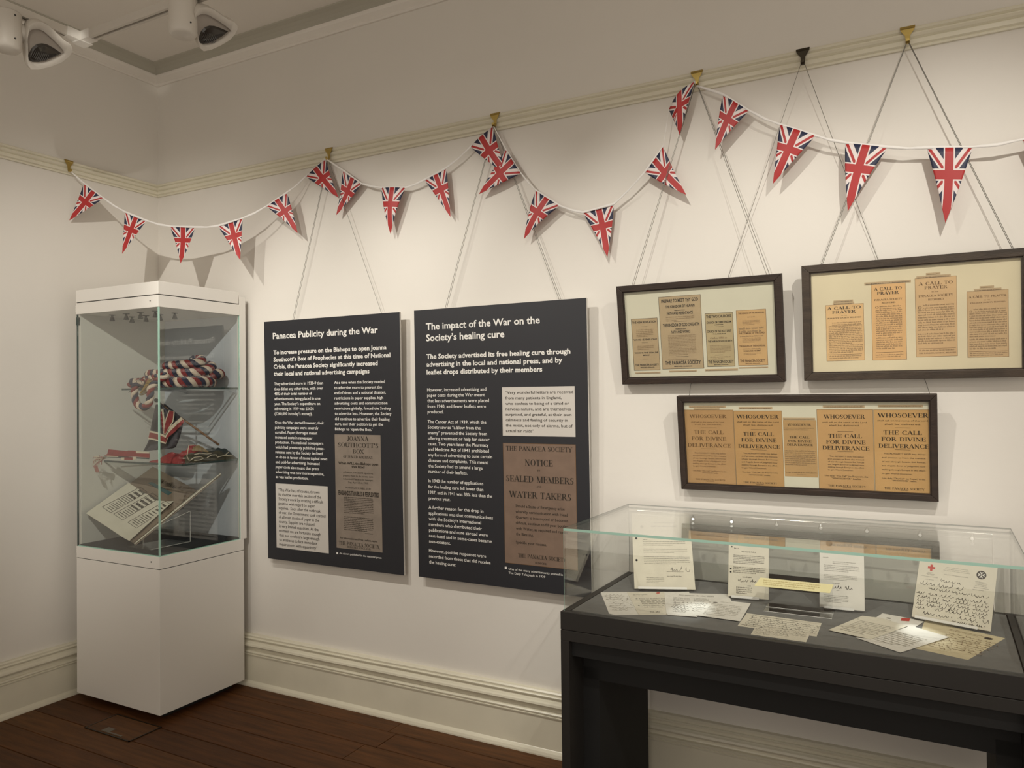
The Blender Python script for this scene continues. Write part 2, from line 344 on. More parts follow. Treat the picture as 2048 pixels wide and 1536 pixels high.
# skirting, picture rail and cornice: profile (out from wall, height)
SK = [(0, 0), (.044, 0), (.044, .006), (.040, .016), (.030, .024), (.028, .026), (.028, .155), (.033, .158), (.034, .163), (.030, .166), (.034, .169), (.035, .174), (.031, .178), (.022, .181), (.020, .186),
      (.020, .193), (.026, .196), (.036, .201), (.040, .208), (.038, .216), (.032, .221), (.030, .224), (.026, .226), (.022, .232), (.024, .236), (.030, .239), (.031, .243), (.028, .246), (.024, .247), (.024, .249), (.025, .256), (.020, .262), (0, .262)]
RL = [(0, 2.647), (.010, 2.647), (.012, 2.652), (.010, 2.656), (.018, 2.660), (.019, 2.674), (.014, 2.678), (.021, 2.683), (.026, 2.690), (.026, 2.694), (.020, 2.699), (.026, 2.703), (.029, 2.709), (.027, 2.713), (.018, 2.714), (.016, 2.709), (0, 2.709)]
CN = [(0, 3.284), (.010, 3.284), (.014, 3.290), (.012, 3.298), (.022, 3.306), (.034, 3.316), (.040, 3.326), (.040, 3.332), (0, 3.332)]
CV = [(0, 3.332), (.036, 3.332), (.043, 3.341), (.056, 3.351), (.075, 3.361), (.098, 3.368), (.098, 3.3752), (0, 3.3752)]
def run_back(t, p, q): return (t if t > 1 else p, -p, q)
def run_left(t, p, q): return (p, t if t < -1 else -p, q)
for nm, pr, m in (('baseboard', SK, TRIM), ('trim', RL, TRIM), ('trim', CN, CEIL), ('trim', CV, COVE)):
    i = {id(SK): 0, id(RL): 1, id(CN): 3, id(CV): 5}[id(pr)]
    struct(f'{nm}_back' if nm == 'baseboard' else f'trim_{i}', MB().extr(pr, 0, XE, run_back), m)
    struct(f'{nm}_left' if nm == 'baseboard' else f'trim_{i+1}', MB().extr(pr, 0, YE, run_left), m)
# brass floor socket lid
t = thing('floor_socket_lid', 'square wooden floor hatch with a steel tab beside the tall white case', 'floor hatch', (.61, -.66, 0))
X0, X1, Y0_, Y1_ = .46, .775, -.742, -.578
obj('lid', MB().box(X0+.008, Y0_+.008, .0005, X1-.008, Y1_-.008, .003), BOARD[2], t)
obj('rim', MB().box(X0, Y0_, .0005, X1, Y0_+.006, .0035).box(X0, Y1_-.006, .0005, X1, Y1_, .0035).box(X0, Y0_, .0005, X0+.006, Y1_, .0035).box(X1-.006, Y0_, .0005, X1, Y1_, .0035), BRASSD, t)
obj('pull_tab', MB().box(.560, -.728, .003, .610, -.690, .0045).box(.610, -.728, .003, .70, -.719, .0042), mat('dull_steel', (.16, .14, .11), .5, metal=.3), t, label='dull steel lifting tab')
# ------------------------------------------------------------------ ceiling track and lamps
TZ = 3.0
t = thing('lighting_track', 'white L-shaped lighting track hung under the ceiling in the corner', 'lighting track', (.737, -.917, TZ))
def chan(f, a, b): return MB().extr([(-.018, 0), (-.006, 0), (-.006, .014), (.006, .014), (.006, 0), (.018, 0), (.018, .034), (-.018, .034)], a, b, f)
obj('rail', chan(lambda s_, p, q: (.745+p, s_, TZ+q), -1.0, -4.2), LAMPW, t)
obj('rail', chan(lambda s_, p, q: (s_, -.925+p, TZ+q), .82, 5.6), LAMPW, t)
obj('slot', MB().box(.7392, -4.1, TZ+.0138, .7508, -1.06, TZ+.0142).box(.90, -.9308, TZ+.0138, 5.5, -.9192, TZ+.0142), BLK, t, label='black conductor slot')
obj('corner_connector', MB().box(.722, -1.0, TZ-.001, .768, -.902, TZ+.036).box(.768, -.948, TZ-.001, .82, -.902, TZ+.036).box(.716, -.954, TZ-.006, .774, -.896, TZ-.001), WHITE, t, bevel=.001)
obj('stem', MB().tube([(.745, -3.2, TZ+.034), (.745, -3.2, H)], .006, 8), LAMPW, t); obj('stem', MB().tube([(3.6, -.925, TZ+.034), (3.6, -.925, H)], .006, 8), LAMPW, t)
OUT = [(720, 280), (760, 200), (850, 155), (960, 150), (1080, 190), (1250, 300), (1400, 400), (1520, 450), (1585, 520), (1590, 600), (1540, 700), (1430, 820), (1250, 930), (1050, 1020), (900, 1050), (830, 990), (780, 850), (740, 650), (710, 450)]
INN = [(725, 380), (760, 320), (850, 285), (930, 290), (1000, 310), (1200, 430), (1330, 520), (1430, 600), (1465, 650), (1400, 720), (1250, 830), (1130, 890), (1020, 925), (900, 935), (820, 890), (795, 820), (760, 650), (735, 560), (725, 480)]
LEN = [(810, 850), (825, 760), (860, 660), (930, 580), (1030, 545), (1130, 550), (1250, 590), (1420, 665), (1300, 760), (1150, 850), (1020, 905), (910, 920), (850, 900)]
def track_lamp(label, key, sim, drv, zt):
    a, s_, ox, oy = sim
    def tr(p):
        x, y = p[0]-810, p[1]-850; x, y = x*math.cos(a)-y*math.sin(a), x*math.sin(a)+y*math.cos(a); return cr(key, ox+x*s_, oy+y*s_)
    c3 = HZ(*tr((1130, 600)), TZ-.10)
    n = (CAM-c3); n = n/np.linalg.norm(n)+np.array([.25, .35, -.35]); n /= np.linalg.norm(n)
    u = np.cross((0, 0, 1.), n); u /= np.linalg.norm(u); pl = Pl(c3, u, np.cross(n, u))
    o2 = [pl.uv(*tr(p)) for p in OUT]; i2 = [pl.uv(*tr(p)) for p in INN]; l2 = [pl.uv(*tr(p)) for p in LEN]
    cx = sum(p[0] for p in o2)/len(o2); cy = sum(p[1] for p in o2)/len(o2)
    t = thing('track_spotlight', label, 'spotlight', tuple(c3))
    m = MB(); rows = []
    for d, k_ in ((0, 1), (-.02, 1.02), (-.05, .98), (-.08, .86), (-.105, .62), (-.115, .3), (-.117, .01)):
        rows.append([pl.P(cx+(u_-cx)*k_, cy+(v_-cy)*k_, d) for u_, v_ in o2+o2[:1]])
    m.grid(rows); m.grid([[pl.P(u_, v_, 0) for u_, v_ in o2+o2[:1]], [pl.P(u_, v_, .002) for u_, v_ in i2+i2[:1]], [pl.P(u_, v_, -.012) for u_, v_ in i2+i2[:1]]])
    obj('lamp_head', m, LAMPW, t, smooth=True)
    obj('reflector', MB().poly([pl.P(u_, v_, -.011) for u_, v_ in i2]), LAMPG, t, label='grey inner reflector')
    lx = sum(p[0] for p in l2)/len(l2); ly = sum(p[1] for p in l2)/len(l2)
    m = MB(); m.grid([[pl.P(u_, v_, -.0105) for u_, v_ in l2+l2[:1]], [pl.P(lx+(u_-lx)*.8, ly+(v_-ly)*.8, -.004) for u_, v_ in l2+l2[:1]], [pl.P(lx+(u_-lx)*.3, ly+(v_-ly)*.3, -.002) for u_, v_ in l2+l2[:1]]])
    m.poly([pl.P(lx+(u_-lx)*.3, ly+(v_-ly)*.3, -.002) for u_, v_ in l2])
    for k_ in range(9):
        uu = lx-.028+k_*.0062; m.tube([pl.P(uu, ly-.030+abs(k_-4)*.002, -.0035), pl.P(uu+.002, ly-.008, -.001), pl.P(uu+.004, ly+.006, -.002)], .0011, 5)
    obj('lens', m, LENS, t, label='dark fluted glass lens')
    dx, dy = drv; p = HZ(dx, dy, TZ-.10); r = .050
    m = MB(); m.lathe((p[0], p[1], zt), (0, 0, -1), [(.001, 0), (r*.96, 0), (r, .004), (r, .120), (r*.96, .138), (r*.8, .148), (.001, .151)], 28)
    obj('driver_housing', m, LAMPW, t, smooth=True)
    q = pl.P(cx, cy, -.06); obj('pivot', MB().tube([(p[0], p[1], q[2]), q], .034, 16), LAMPW, t, smooth=True)
    m = MB(); m.box(p[0]-.012, p[1]-.012, zt, p[0]+.012, p[1]+.012, TZ+.013)
    obj('track_adapter', m, LAMPW, t)
    dd = (CAM-p)[:2]; dd /= np.linalg.norm(dd); sd = np.array([-dd[1], dd[0]])
    for zz in (zt-.02, zt-.110):
        for g in (.55,):
            w = dd*math.cos(g)+sd*math.sin(g); m = MB(); m.lathe((p[0]+w[0]*(r-.001), p[1]+w[1]*(r-.001), zz), (w[0], w[1], 0), [(.0035, 0), (.0035, .002), (.0005, .0025)], 10)
            obj('screw', m, BLK, t)
    return t
track_lamp('white track spotlight with dark lens nearest the left edge, over the left wall', 'l1', (math.radians(10.3), 1.10, 585, 1190), (14, 75), TZ-.004)
track_lamp('white track spotlight with dark lens to the right of the track corner', 'l2', (0, 1., 810, 850), (366, 45), TZ-.004)
# ------------------------------------------------------------------ hooks on the picture rail
def hook(label, x=None, y=None, m=BRASS, parent_group='picture rail hooks'):
    w = .023
    if x is not None: f = lambda a, o, z: (x+a, -o, z)
    else: f = lambda a, o, z: (o, y-a, z)
    t = thing('rail_hook', label, 'hook', f(0, .03, 2.665), parent_group)
    prof = [(w, .020, 2.7135), (w, .031, 2.7155), (w*.95, .033, 2.706), (w*.7, .032, 2.696), (w*.36, .031, 2.686), (w*.28, .030, 2.672), (w*.28, .031, 2.662), (w*.28, .036, 2.655), (w*.28, .044, 2.655), (w*.26, .049, 2.660), (w*.22, .050, 2.668)]
    m_ = MB(); m_.grid([[f(s_*a, o, z) for s_ in (-1, -.5, 0, .5, 1)] for a, o, z in prof]); obj('hook_plate', m_, m, t, solid=.0016)
    obj('hook_rib', MB().tube([f(-w*.9, .034, 2.7075), f(w*.9, .034, 2.7075)], .0022, 6), m, t)
    return t
hook('brass rail hook on the left wall where the bunting begins', y=-.54)
HK = [1.302, 2.237, 3.113, 3.491, 3.821]
hook('brass rail hook above the left black information panel', x=HK[0]); hook('brass rail hook above the right black information panel', x=HK[1])
hook('brass rail hook where two bunting swags meet, above the small frame', x=HK[2]); hook('dark bronze rail hook without bunting', x=HK[3], m=BRASSD)
hook('brass rail hook furthest right, holding only picture wires', x=HK[4])
# ------------------------------------------------------------------ information panels
class Hang:
    "a hung board: bottom edge yb out from the wall, leaning by yt at the top"
    def __init__(s, x0, x1, zb, zt, yb, yt):
        s.w = x1-x0; s.h = math.hypot(zt-zb, yt); s.pl = Pl((x0, -yb, zb), (1, 0, 0), (0, -yt, zt-zb))
def wires(root, hk, pts, zh=2.657):
    m = MB()
    for p in pts: m.tube([(hk+p[3], -.037 if p[1] > -.04 else -.0415, zh)]+list(p[4:])+[(p[0], p[1], p[2])], .0009, 5)
    obj('hanging_wire', m, WIRE, root)
def wpt(pl, px, py, off, n=-.026): u, v = pl.uv(px, py); p = pl.P(u, v, n); return (p[0], p[1], p[2], off)
def rectc(pl, quad):
    q = [pl.uv(*p) for p in quad]; u0 = (q[0][0]+q[3][0])/2; u1 = (q[1][0]+q[2][0])/2; v1 = (q[0][1]+q[1][1])/2; v0 = (q[2][1]+q[3][1])/2; return u0, v0, u1, v1
def para(mb, pl, lines, k, x, y0, y1, wide, cap, bold=0., x1=None, k1=None):
    "block of text; y0/y1 first/last baselines, wide=(index, right px of that line)"
    ua, va = pl.c(k, x, y0); ub, vb = pl.c(k1 or k, x1 if x1 is not None else x, y1)
    ur, _ = pl.c(*wide[1]); n = len(lines); s_ = abs(pl.c(k, x, y0)[1]-pl.c(k, x, y0+cap)[1])
    JOBS.append((mb, pl, lines, ua, va, (ua+ub)/2-ua, vb, ur, wide[0], s_, bold))
def line(mb, pl, text, k, x0, x1, y, cap, f='s', bold=0., weight=T_):
    u0, v0 = pl.c(k, x0, y); u1, _ = pl.c(k, x1, y); c = abs(pl.c(k, x0, y)[1]-pl.c(k, x0, y-cap)[1])
    if f == 's': serif(mb, pl, text, u0, v0, u1, c, weight=weight)
    else: sans(mb, pl, text, u0, v0, u1, c, bold=bold)
def gk(mb, pl, k, x0, x1, yt, yb_, n, **kw):
    u0, vt = pl.c(k, x0, yt); u1, _ = pl.c(k, x1, yt); _, vb = pl.c(k, (x0+x1)/2, yb_); greek(mb, pl, u0, u1, vt, vb, n, **kw)
def sub(pl, n): return Pl(pl.P(0, 0, n), pl.U, pl.V)

A = Hang(.8824, 1.7365, .6723, 1.8824, .035, .018)
r = thing('information_panel', 'black information panel headed Panacea Publicity during the War', 'panel', (.88, -.03, .67), 'hanging black information panels')
obj('board', MB().slab(A.pl, 0, 0, A.w, A.h, -.010, 0), [PBLK], r)
obj('board_edge', MB().slab(A.pl, .0008, .0008, A.w-.0004, A.h-.0008, -.0105, -.001).slab(A.pl, A.w-.0006, 0, A.w+.0004, A.h, -.010, -.0006), CORE, r, label='white cut edge of the board')
tx = MB(); P = A.pl
para(tx, P, ['Panacea Publicity during the War'], 'p1', 137, 360, 360, (0, ('p1', 1250, 320)), 66, .022)
obj('heading', tx, PTXT, r)
tx = MB(); para(tx, P, ['To increase pressure on the Bishops to open Joanna', 'Southcott’s Box of Prophecies at this time of National', 'Crisis, the Panacea Society significantly increased', 'their local and national advertising campaigns'], 'p1', 140, 525, 750, (1, ('p1', 1382, 560)), 45, .028, 150)
obj('introduction_text', tx, PTXT, r)
tx = MB(); para(tx, P, ['They advertised more in 1938-9 than', 'they did at any other time, with over', '48% of their total number of', 'advertisements being placed in one', 'year. The Society’s expenditure on', 'advertising in 1939 was £6636', '(£260,000 in today’s money).'], 'p1', 150, 850, 1165, (0, ('p1', 668, 830)), 31, .012, 157)
obj('body_text', tx, PTXT, r); tx = MB(); para(tx, P, ['Once the War started however, their', 'publicity campaigns were severely', 'curtailed. Paper shortages meant', 'increased costs in newspaper', 'production. The national newspapers', 'which had previously published press-', 'releases sent by the Society declined', 'to do so in favour of more topical news', 'and paid-for advertising. Increased', 'paper costs also meant that press', 'advertising was now more expensive,', 'as was leaflet production.'], 'p1', 160, 1258, 475, (7, ('p2', 667, 280)), 31, .012, 157, 'p2')
obj('body_text', tx, PTXT, r)
tx = MB(); para(tx, P, ['At a time when the Society needed', 'to advertise more to prevent the', 'end of times and a national disaster,', 'restrictions in paper supplies, high', 'advertising costs and communication', 'restrictions globally, forced the Society', 'to advertise less. However, the Society', 'did continue to advertise their healing', 'cure, and their petition to get the', 'Bishops to ‘open the Box.’'], 'p1', 785, 836, 1328, (5, ('p1', 1388, 1095)), 31, .012, 798)
obj('body_text', tx, PTXT, r)
def qbox(r, pl, quad, lines, args, nm='quotation_box'):
    u0, v0, u1, v1 = rectc(pl, quad); b = obj(nm, MB().slab(pl, u0, v0, u1, v1, 0, .0006), QUOTE, r, label='pale box with black quotation text')
    tx = MB(); para(tx, sub(pl, .0006), lines, *args); obj('quotation_text', tx, INK, b)
qbox(r, P, [cr('p2', *q) for q in ((157, 530), (673, 557), (680, 1222), (163, 1165))], ['“The War has, of course, thrown', 'its shadow over this section of the', 'Society’s work by creating a difficult', 'position with regard to paper', 'supplies.  Soon after the outbreak', 'of war, the Government took control', 'of all main stocks of paper in the', 'county. Supplies are released', 'in very limited quantities. At the', 'moment we are fortunate enough', 'that our stocks are large enough', 'to enable us to face immediate', 'requirements with equanimity”'],
     ('p2', 186, 605, 1142, (5, ('p2', 650, 835)), 30, .004, 190))
def poster(r, pl, quad, m, name='poster', n=.0006, label=None, border=None):
    u0, v0, u1, v1 = rectc(pl, quad); o = obj(name, MB().slab(pl, u0, v0, u1, v1, 0, n), m, r, label=label)
    if border:
        w = border[0]; mb = MB()
        for a in ((u0, v0, u1, v0+w), (u0, v1-w, u1, v1), (u0, v0, u0+w, v1), (u1-w, v0, u1, v1)): mb.slab(pl, *a, n, n+.0002)
        obj('printed_border', mb, border[1], o)
    return o
po = poster(r, P, [cr('p2', *q) for q in ((743, 45), (1197, 48), (1212, 1212), (757, 1168))], POST1, label='grey reproduction of a newspaper advertisement')
tx = MB(); Q = sub(P, .0006)
for s_, a, b, y, c in (('JOANNA', 865, 1070, 105, 45), ("SOUTHCOTT'S", 772, 1170, 167, 43), ('BOX', 918, 1025, 232, 42), ('OF SEALED WRITINGS', 825, 1113, 276, 26), ('NOTHING ELSE WILL STAY', 848, 1100, 578, 17), ('THE PANACEA SOCIETY,', 782, 1188, 1136, 36), ('BEDFORD, ENGLAND.', 865, 1100, 1168, 18)):
    line(tx, Q, s_, 'p2', a, b, y+(0 if y < 700 else -2), c, 's', weight=.17)
for s_, a, b, y, c, bd in (('When WILL the Bishops open', 776, 1172, 336, 25, .03), ('this Box!', 908, 1037, 374, 25, .03), ('A Petition with 28,575 signatures', 825, 1120, 425, 18, 0), ('praying them to do so was sent', 825, 1120, 458, 18, 0), ('to Lambeth Palace on St. George’s', 825, 1120, 491, 18, 0), ('Day, April 23rd, 1935.', 875, 1075, 525, 18, 0), ('ENGLAND’S TROUBLES & PERPLEXITIES', 778, 1178, 640, 44, .035), ('For Information and Free Leaflets, apply:', 795, 1165, 1075, 18, .01)):
    line(tx, Q, s_, 'p2', a, b, y, c, 'b', bd)
gk(tx, Q, 'p2', 833, 1123, 655, 835, 10, xh=.55); gk(tx, Q, 'p2', 833, 1123, 848, 1005, 8, xh=.55, last=.8); gk(tx, Q, 'p2', 1040, 1125, 1015, 1035, 1, last=1)
obj('poster_text', tx, INK, po)
tx = MB(); para(tx, P, ['An advert published in the national press'], 'p2', 788, 1228, 1228, (0, ('p2', 1205, 1250)), 20, .004)
u, v = P.c('p2', 758, 1230); tx.slab(P, u, v, u+.010, v+.010, 0, .0006); obj('caption_text', tx, PTXT, r)
wires(r, HK[0], [wpt(P, 577, 642, 0), wpt(P, 579.5, 642, .004), wpt(P, 757, 628, .002)])

B_ = Hang(1.819, 2.6622, .6756, 1.8836, .035, .020); P = B_.pl
r = thing('information_panel', 'black information panel headed The impact of the War on the Society’s healing cure', 'panel', (1.82, -.03, .675), 'hanging black information panels')
obj('board', MB().slab(P, 0, 0, B_.w, B_.h, -.010, 0), PBLK, r)
obj('board_edge', MB().slab(P, .0008, .0008, B_.w-.0004, B_.h-.0008, -.0105, -.001).slab(P, B_.w-.0006, 0, B_.w+.0004, B_.h, -.010, -.0006), CORE, r, label='white cut edge of the board')
tx = MB(); para(tx, P, ['The impact of the War on the', 'Society’s healing cure'], 'p3', 160, 345, 457, (0, ('p3', 1288, 300)), 68, .022)
obj('heading', tx, PTXT, r)
tx = MB(); para(tx, P, ['The Society advertised its free healing cure through', 'advertising in the local and national press, and by', 'leaflet drops distributed by their members'], 'p3', 165, 633, 787, (0, ('p3', 1590, 580)), 48, .028)
obj('introduction_text', tx, PTXT, r)
tx = MB(); para(tx, P, ['However, increased advertising and', 'paper costs during the War meant', 'that less advertisements were placed', 'from 1940, and fewer leaflets were', 'produced.'], 'p3', 173, 955, 1172, (2, ('p3', 783, 1060)), 33, .010)
obj('body_text', tx, PTXT, r); tx = MB(); para(tx, P, ['The Cancer Act of 1939, which the', 'Society saw as “a blow from the', 'enemy” prevented the Society from', 'offering treatment or help for cancer', 'cases. Two years later the Pharmacy', 'and Medicine Act of 1941 prohibited', 'any form of advertising to cure certain', 'diseases and complaints. This meant', 'the Society had to amend a large', 'number of their leaflets.'], 'p3', 178, 1270, 305, (6, ('p4', 765, 150)), 33, .010, 172, 'p4')
obj('body_text', tx, PTXT, r); tx = MB(); para(tx, P, ['In 1940 the number of applications', 'for the healing cure fell lower than', '1937, and in 1941 was 33% less than the', 'previous year.'], 'p4', 172, 392, 555, (2, ('p4', 765, 500)), 31, .010, 175)
obj('body_text', tx, PTXT, r); tx = MB(); para(tx, P, ['A further reason for the drop in', 'applications was that communications', 'with the Society’s international', 'members who distributed their', 'publications and cure abroad were', 'restricted and in some-cases became', 'non-existent.'], 'p4', 175, 640, 955, (1, ('p4', 773, 740)), 31, .010, 178)
obj('body_text', tx, PTXT, r); tx = MB(); para(tx, P, ['However, positive responses were', 'recorded from those that did receive', 'the healing cure:'], 'p4', 178, 1040, 1148, (1, ('p4', 750, 1130)), 31, .010, 178)
obj('body_text', tx, PTXT, r)
qbox(r, P, [cr('p3', *q) for q in ((912, 912), (1630, 905), (1642, 1407), (920, 1392))], ['“Very wonderful letters are received', 'from many patients in England,', 'who confess to being of a timid or', 'nervous nature, and are themselves', 'surprised, and grateful, at their own', 'calmness and feeling of security in', 'the midst, not only of alarms, but of', 'actual air raids”'], ('p3', 946, 980, 1358, (3, ('p3', 1595, 1140)), 29, .004, 950))
po = poster(r, P, [cr('p4', *q) for q in ((868, 25), (1545, 45), (1560, 1215), (883, 1140))], POST2, label='brown reproduction of a notice to members', border=(.0016, INKB))
tx = MB(); Q = sub(P, .0006)
for s_, a, b, y, c in (('THE PANACEA SOCIETY', 893, 1505, 96, 42), ('NOTICE', 1068, 1325, 238, 58), ('TO', 1183, 1210, 290, 16), ('SEALED MEMBERS', 893, 1520, 382, 56), ('AND', 1178, 1222, 442, 16), ('WATER TAKERS', 925, 1497, 530, 57), ('THE PANACEA SOCIETY', 1005, 1450, 1090, 36), ('BEDFORD', 1165, 1275, 1152, 18)):
    line(tx, Q, s_, 'p4', a, b, y, c, 's', weight=.17)
para(tx, Q, ['Should a State of Emergency arise', 'whereby communication with Head', 'Quarters is interrupted or becomes', 'difficult, continue to fill your bottles', 'with Water, as required and repeat', 'the Blessing.'], 'p4', 985, 625, 885, (3, ('p4', 1470, 810)), 27, .006)
line(tx, Q, 'Sprinkle your Houses.', 'p4', 985, 1272, 962, 27, 'b', .006)
obj('poster_text', tx, INK, po)
tx = MB(); para(tx, P, ['One of the many advertisments posted in', 'The Daily Telegraph in 1939'], 'p4', 918, 1208, 1245, (0, ('p4', 1423, 1265)), 21, .004)
u, v = P.c('p4', 883, 1200); tx.slab(P, u, v, u+.010, v+.010, 0, .0006); obj('caption_text', tx, PTXT, r)
wires(r, HK[1], [wpt(P, 883, 619, -.002), wpt(P, 886, 619, .001), wpt(P, 1114, 601, 0), wpt(P, 1118, 601, .003)])
# ------------------------------------------------------------------ framed newspaper cuttings
def framed(name_label, hg, border, wood, mount, depth=.028, group='dark wooden frames of newspaper cuttings'):
    P = hg.pl; w, h = hg.w, hg.h; b = border
    r = thing('framed_cuttings', name_label, 'picture frame', tuple(P.P(0, 0, 0)), group)
    for nm, q in (('frame_side', [(0, 0), (b, b), (b, h-b), (0, h)]), ('frame_side', [(w, 0), (w, h), (w-b, h-b), (w-b, b)]), ('frame_rail', [(0, h), (b, h-b), (w-b, h-b), (w, h)]), ('frame_rail', [(0, 0), (w, 0), (w-b, b), (b, b)])):
        q = q if (sum((q[i][0]*q[(i+1) % 4][1]-q[(i+1) % 4][0]*q[i][1]) for i in range(4)) > 0) else q[::-1]
        obj(nm, MB().prism([P.P(u, v, -depth) for u, v in q], [P.P(u, v, 0) for u, v in q]), wood, r, bevel=.0015)
    e = .004
    obj('slip', MB().slab(P, b, b, w-b, b+e, -.012, -.004).slab(P, b, h-b-e, w-b, h-b, -.012, -.004).slab(P, b, b, b+e, h-b, -.012, -.004).slab(P, w-b-e, b, w-b, h-b, -.012, -.004), wood, r)
    obj('mount', MB().slab(P, b, b, w-b, h-b, -.022, -.0135), mount, r, label='cream mount board')
    obj('glass_pane', MB().slab(P, b+.001, b+.001, w-b-.001, h-b-.001, -.0075, -.006), GLP, r)
    return r, sub(P, -.0135)
def cut(r, Q, k, quad, m, lines=(), greeks=(), rules=(), ink=INK, border=None, label=None, strips=(), sm=LABEL):
    o = poster(r, Q, [cr(k, *q) for q in quad], m, 'cutting', .0005, label, border)
    tx = MB(); T2 = sub(Q, .0005)
    for s_, a, b, y, c, f in lines: line(tx, T2, s_, k, a, b, y, c*(1 if f != 's' else .78 if k == 'f2' else .60 if 'SOCIETY' in s_ else .88), 's' if f == 's' else 'b', .02 if f == 'h' else 0)
    if greeks:
        ty = MB()
        for g in greeks: gk(ty, T2, k, *g[:5], **(g[5] if len(g) > 5 else {}))
        obj('small_print', ty, INKM, o, kind='stuff')
    for a, b, y in rules: u0, v0 = T2.c(k, a, y); u1, _ = T2.c(k, b, y); tx.slab(T2, u0, v0, u1, v0+.0008, 0, .0004)
    obj('cutting_text', tx, ink, o, kind='stuff')
    for x0, y0, x1, y1, hh in strips:
        u0, v0 = Q.c(k, x0, y0); u1, v1 = Q.c(k, x1, y1); _, vb = Q.c(k, x0, y0+hh)
        s_ = obj('date_strip', MB().slab(Q, u0, vb, u1, v0, 0, .0007), sm, r)
        tx = MB(); greek(tx, sub(Q, .0007), u0+.004, u1-.004, v0-.0012, vb+.0004, 1, xh=.36, last=1); obj('strip_text', tx, ink, s_)
F1 = Hang(2.8042, 3.4164, 1.5326, 1.9134, .040, .057)
r, Q = framed('small dark wooden frame holding four tall cuttings, PREPARE TO MEET THY GOD tallest', F1, .0235, WOOD, MAT)
bd = (.0012, INK)
cut(r, Q, 'f1', [(272, 577), (550, 555), (590, 1108), (313, 1122)], NEWS[0], [('THE NEW REVELATION', 290, 542, 622, 22, 'h'), ('WHO IS SHILOH?', 303, 553, 802, 17, 'h'), ('WHO IS THE SON OF', 315, 563, 940, 15, 'h'), ('MAN?', 405, 473, 963, 15, 'h'), ('THE PANACEA SOCIETY', 322, 572, 1070, 20, 'h'), ('BEDFORD, ENGLAND', 378, 525, 1089, 9, 'h')],
    [(330, 515, 680, 765, 5), (345, 520, 852, 900, 3)], [(380, 450, 655), (390, 455, 825), (400, 460, 997)], border=bd, strips=[(320, 1136, 588, 1128, 16)])
cut(r, Q, 'f1', [(565, 343), (1012, 308), (1050, 1090), (610, 1108)], NEWS[1], [('PREPARE TO MEET THY GOD', 597, 987, 403, 36, 'h'), ('THE KINGDOM OF HEAVEN', 640, 950, 458, 28, 'h'), ('PREPARATION', 735, 845, 486, 11, 'h'), ('FAITH AND REPENTANCE', 657, 932, 530, 30, 'h'), ('THE KINGDOM OF GOD ON EARTH', 615, 1000, 658, 34, 'h'), ('PREPARATION', 748, 858, 684, 11, 'h'), ('FAITH AND WORKS', 703, 905, 725, 28, 'h'), ('THE PANACEA SOCIETY', 638, 1018, 1056, 38, 'h'), ('BEDFORD, ENGLAND', 735, 925, 1080, 11, 'h')],
    [(645, 950, 545, 592, 3, dict(last=.4)), (668, 962, 742, 955, 14), (670, 985, 995, 1008, 1, dict(last=1))], [(730, 865, 602), (755, 885, 972)], border=bd, strips=[(680, 1118, 973, 1110, 17)])
cut(r, Q, 'f1', [(1057, 515), (1350, 498), (1382, 1068), (1087, 1083)], NEWS[2], [('THE TWO CHURCHES', 1072, 1338, 563, 28, 'h'), ('CHURCH OF CHRISTENDOM', 1077, 1338, 622, 22, 'h'), ('LAODICEA', 1160, 1255, 638, 10, 'h'), ('CHURCH OF THE HOLY SPIRIT', 1083, 1340, 718, 24, 'h'), ('PHILADELPHIA', 1145, 1282, 736, 10, 'h'), ('THE CHURCH OF GOD ON EARTH', 1092, 1348, 820, 19, 'h'), ('THE PANACEA SOCIETY', 1095, 1365, 1042, 30, 'h'), ('BEDFORD, ENGLAND', 1157, 1308, 1061, 9, 'h')],
    [(1115, 1305, 765, 785, 1, dict(xh=.7, last=1)), (1112, 1338, 850, 928, 6), (1115, 1335, 965, 1000, 2)], [(1170, 1255, 655), (1165, 1250, 955)], border=bd, strips=[(1060, 1103, 1408, 1090, 22)])
cut(r, Q, 'f1', [(1388, 480), (1705, 465), (1728, 1058), (1413, 1068)], NEWS[3], [('THE HEALING OF THE INDIVIDUAL', 1410, 1688, 523, 18, 'h'), ('THE PANACEA SOCIETY', 1432, 1702, 1030, 28, 'h'), ('BEDFORD, ENGLAND', 1490, 1645, 1048, 8, 'h'), ('THE HEALING OF THE INDIVIDUAL', 1425, 1700, 870, 18, 'h'), ('THE COMING OF THE LORD', 1415, 1692, 735, 17, 'h'), ('WOMAN AND HIS SPIRIT', 1467, 1652, 920, 16, 'h')],
    [(1508, 1590, 540, 558, 1, dict(last=1)), (1455, 1645, 585, 635, 4), (1415, 1690, 660, 715, 2, dict(xh=.6, last=.9)), (1430, 1680, 745, 762, 1, dict(last=1)), (1455, 1655, 770, 820, 4), (1460, 1660, 880, 895, 1, dict(last=1)), (1470, 1660, 930, 950, 2)], ink=INKB, border=(.001, INKB), strips=[(1418, 1082, 1728, 1072, 14)])
P = F1.pl; wires(r, HK[2], [wpt(P, 1259.5, 575, -.006, -.02), wpt(P, 1263, 575, -.004, -.02), wpt(P, 1532, 551, .004, -.02), wpt(P, 1538, 551, .006, -.02)])

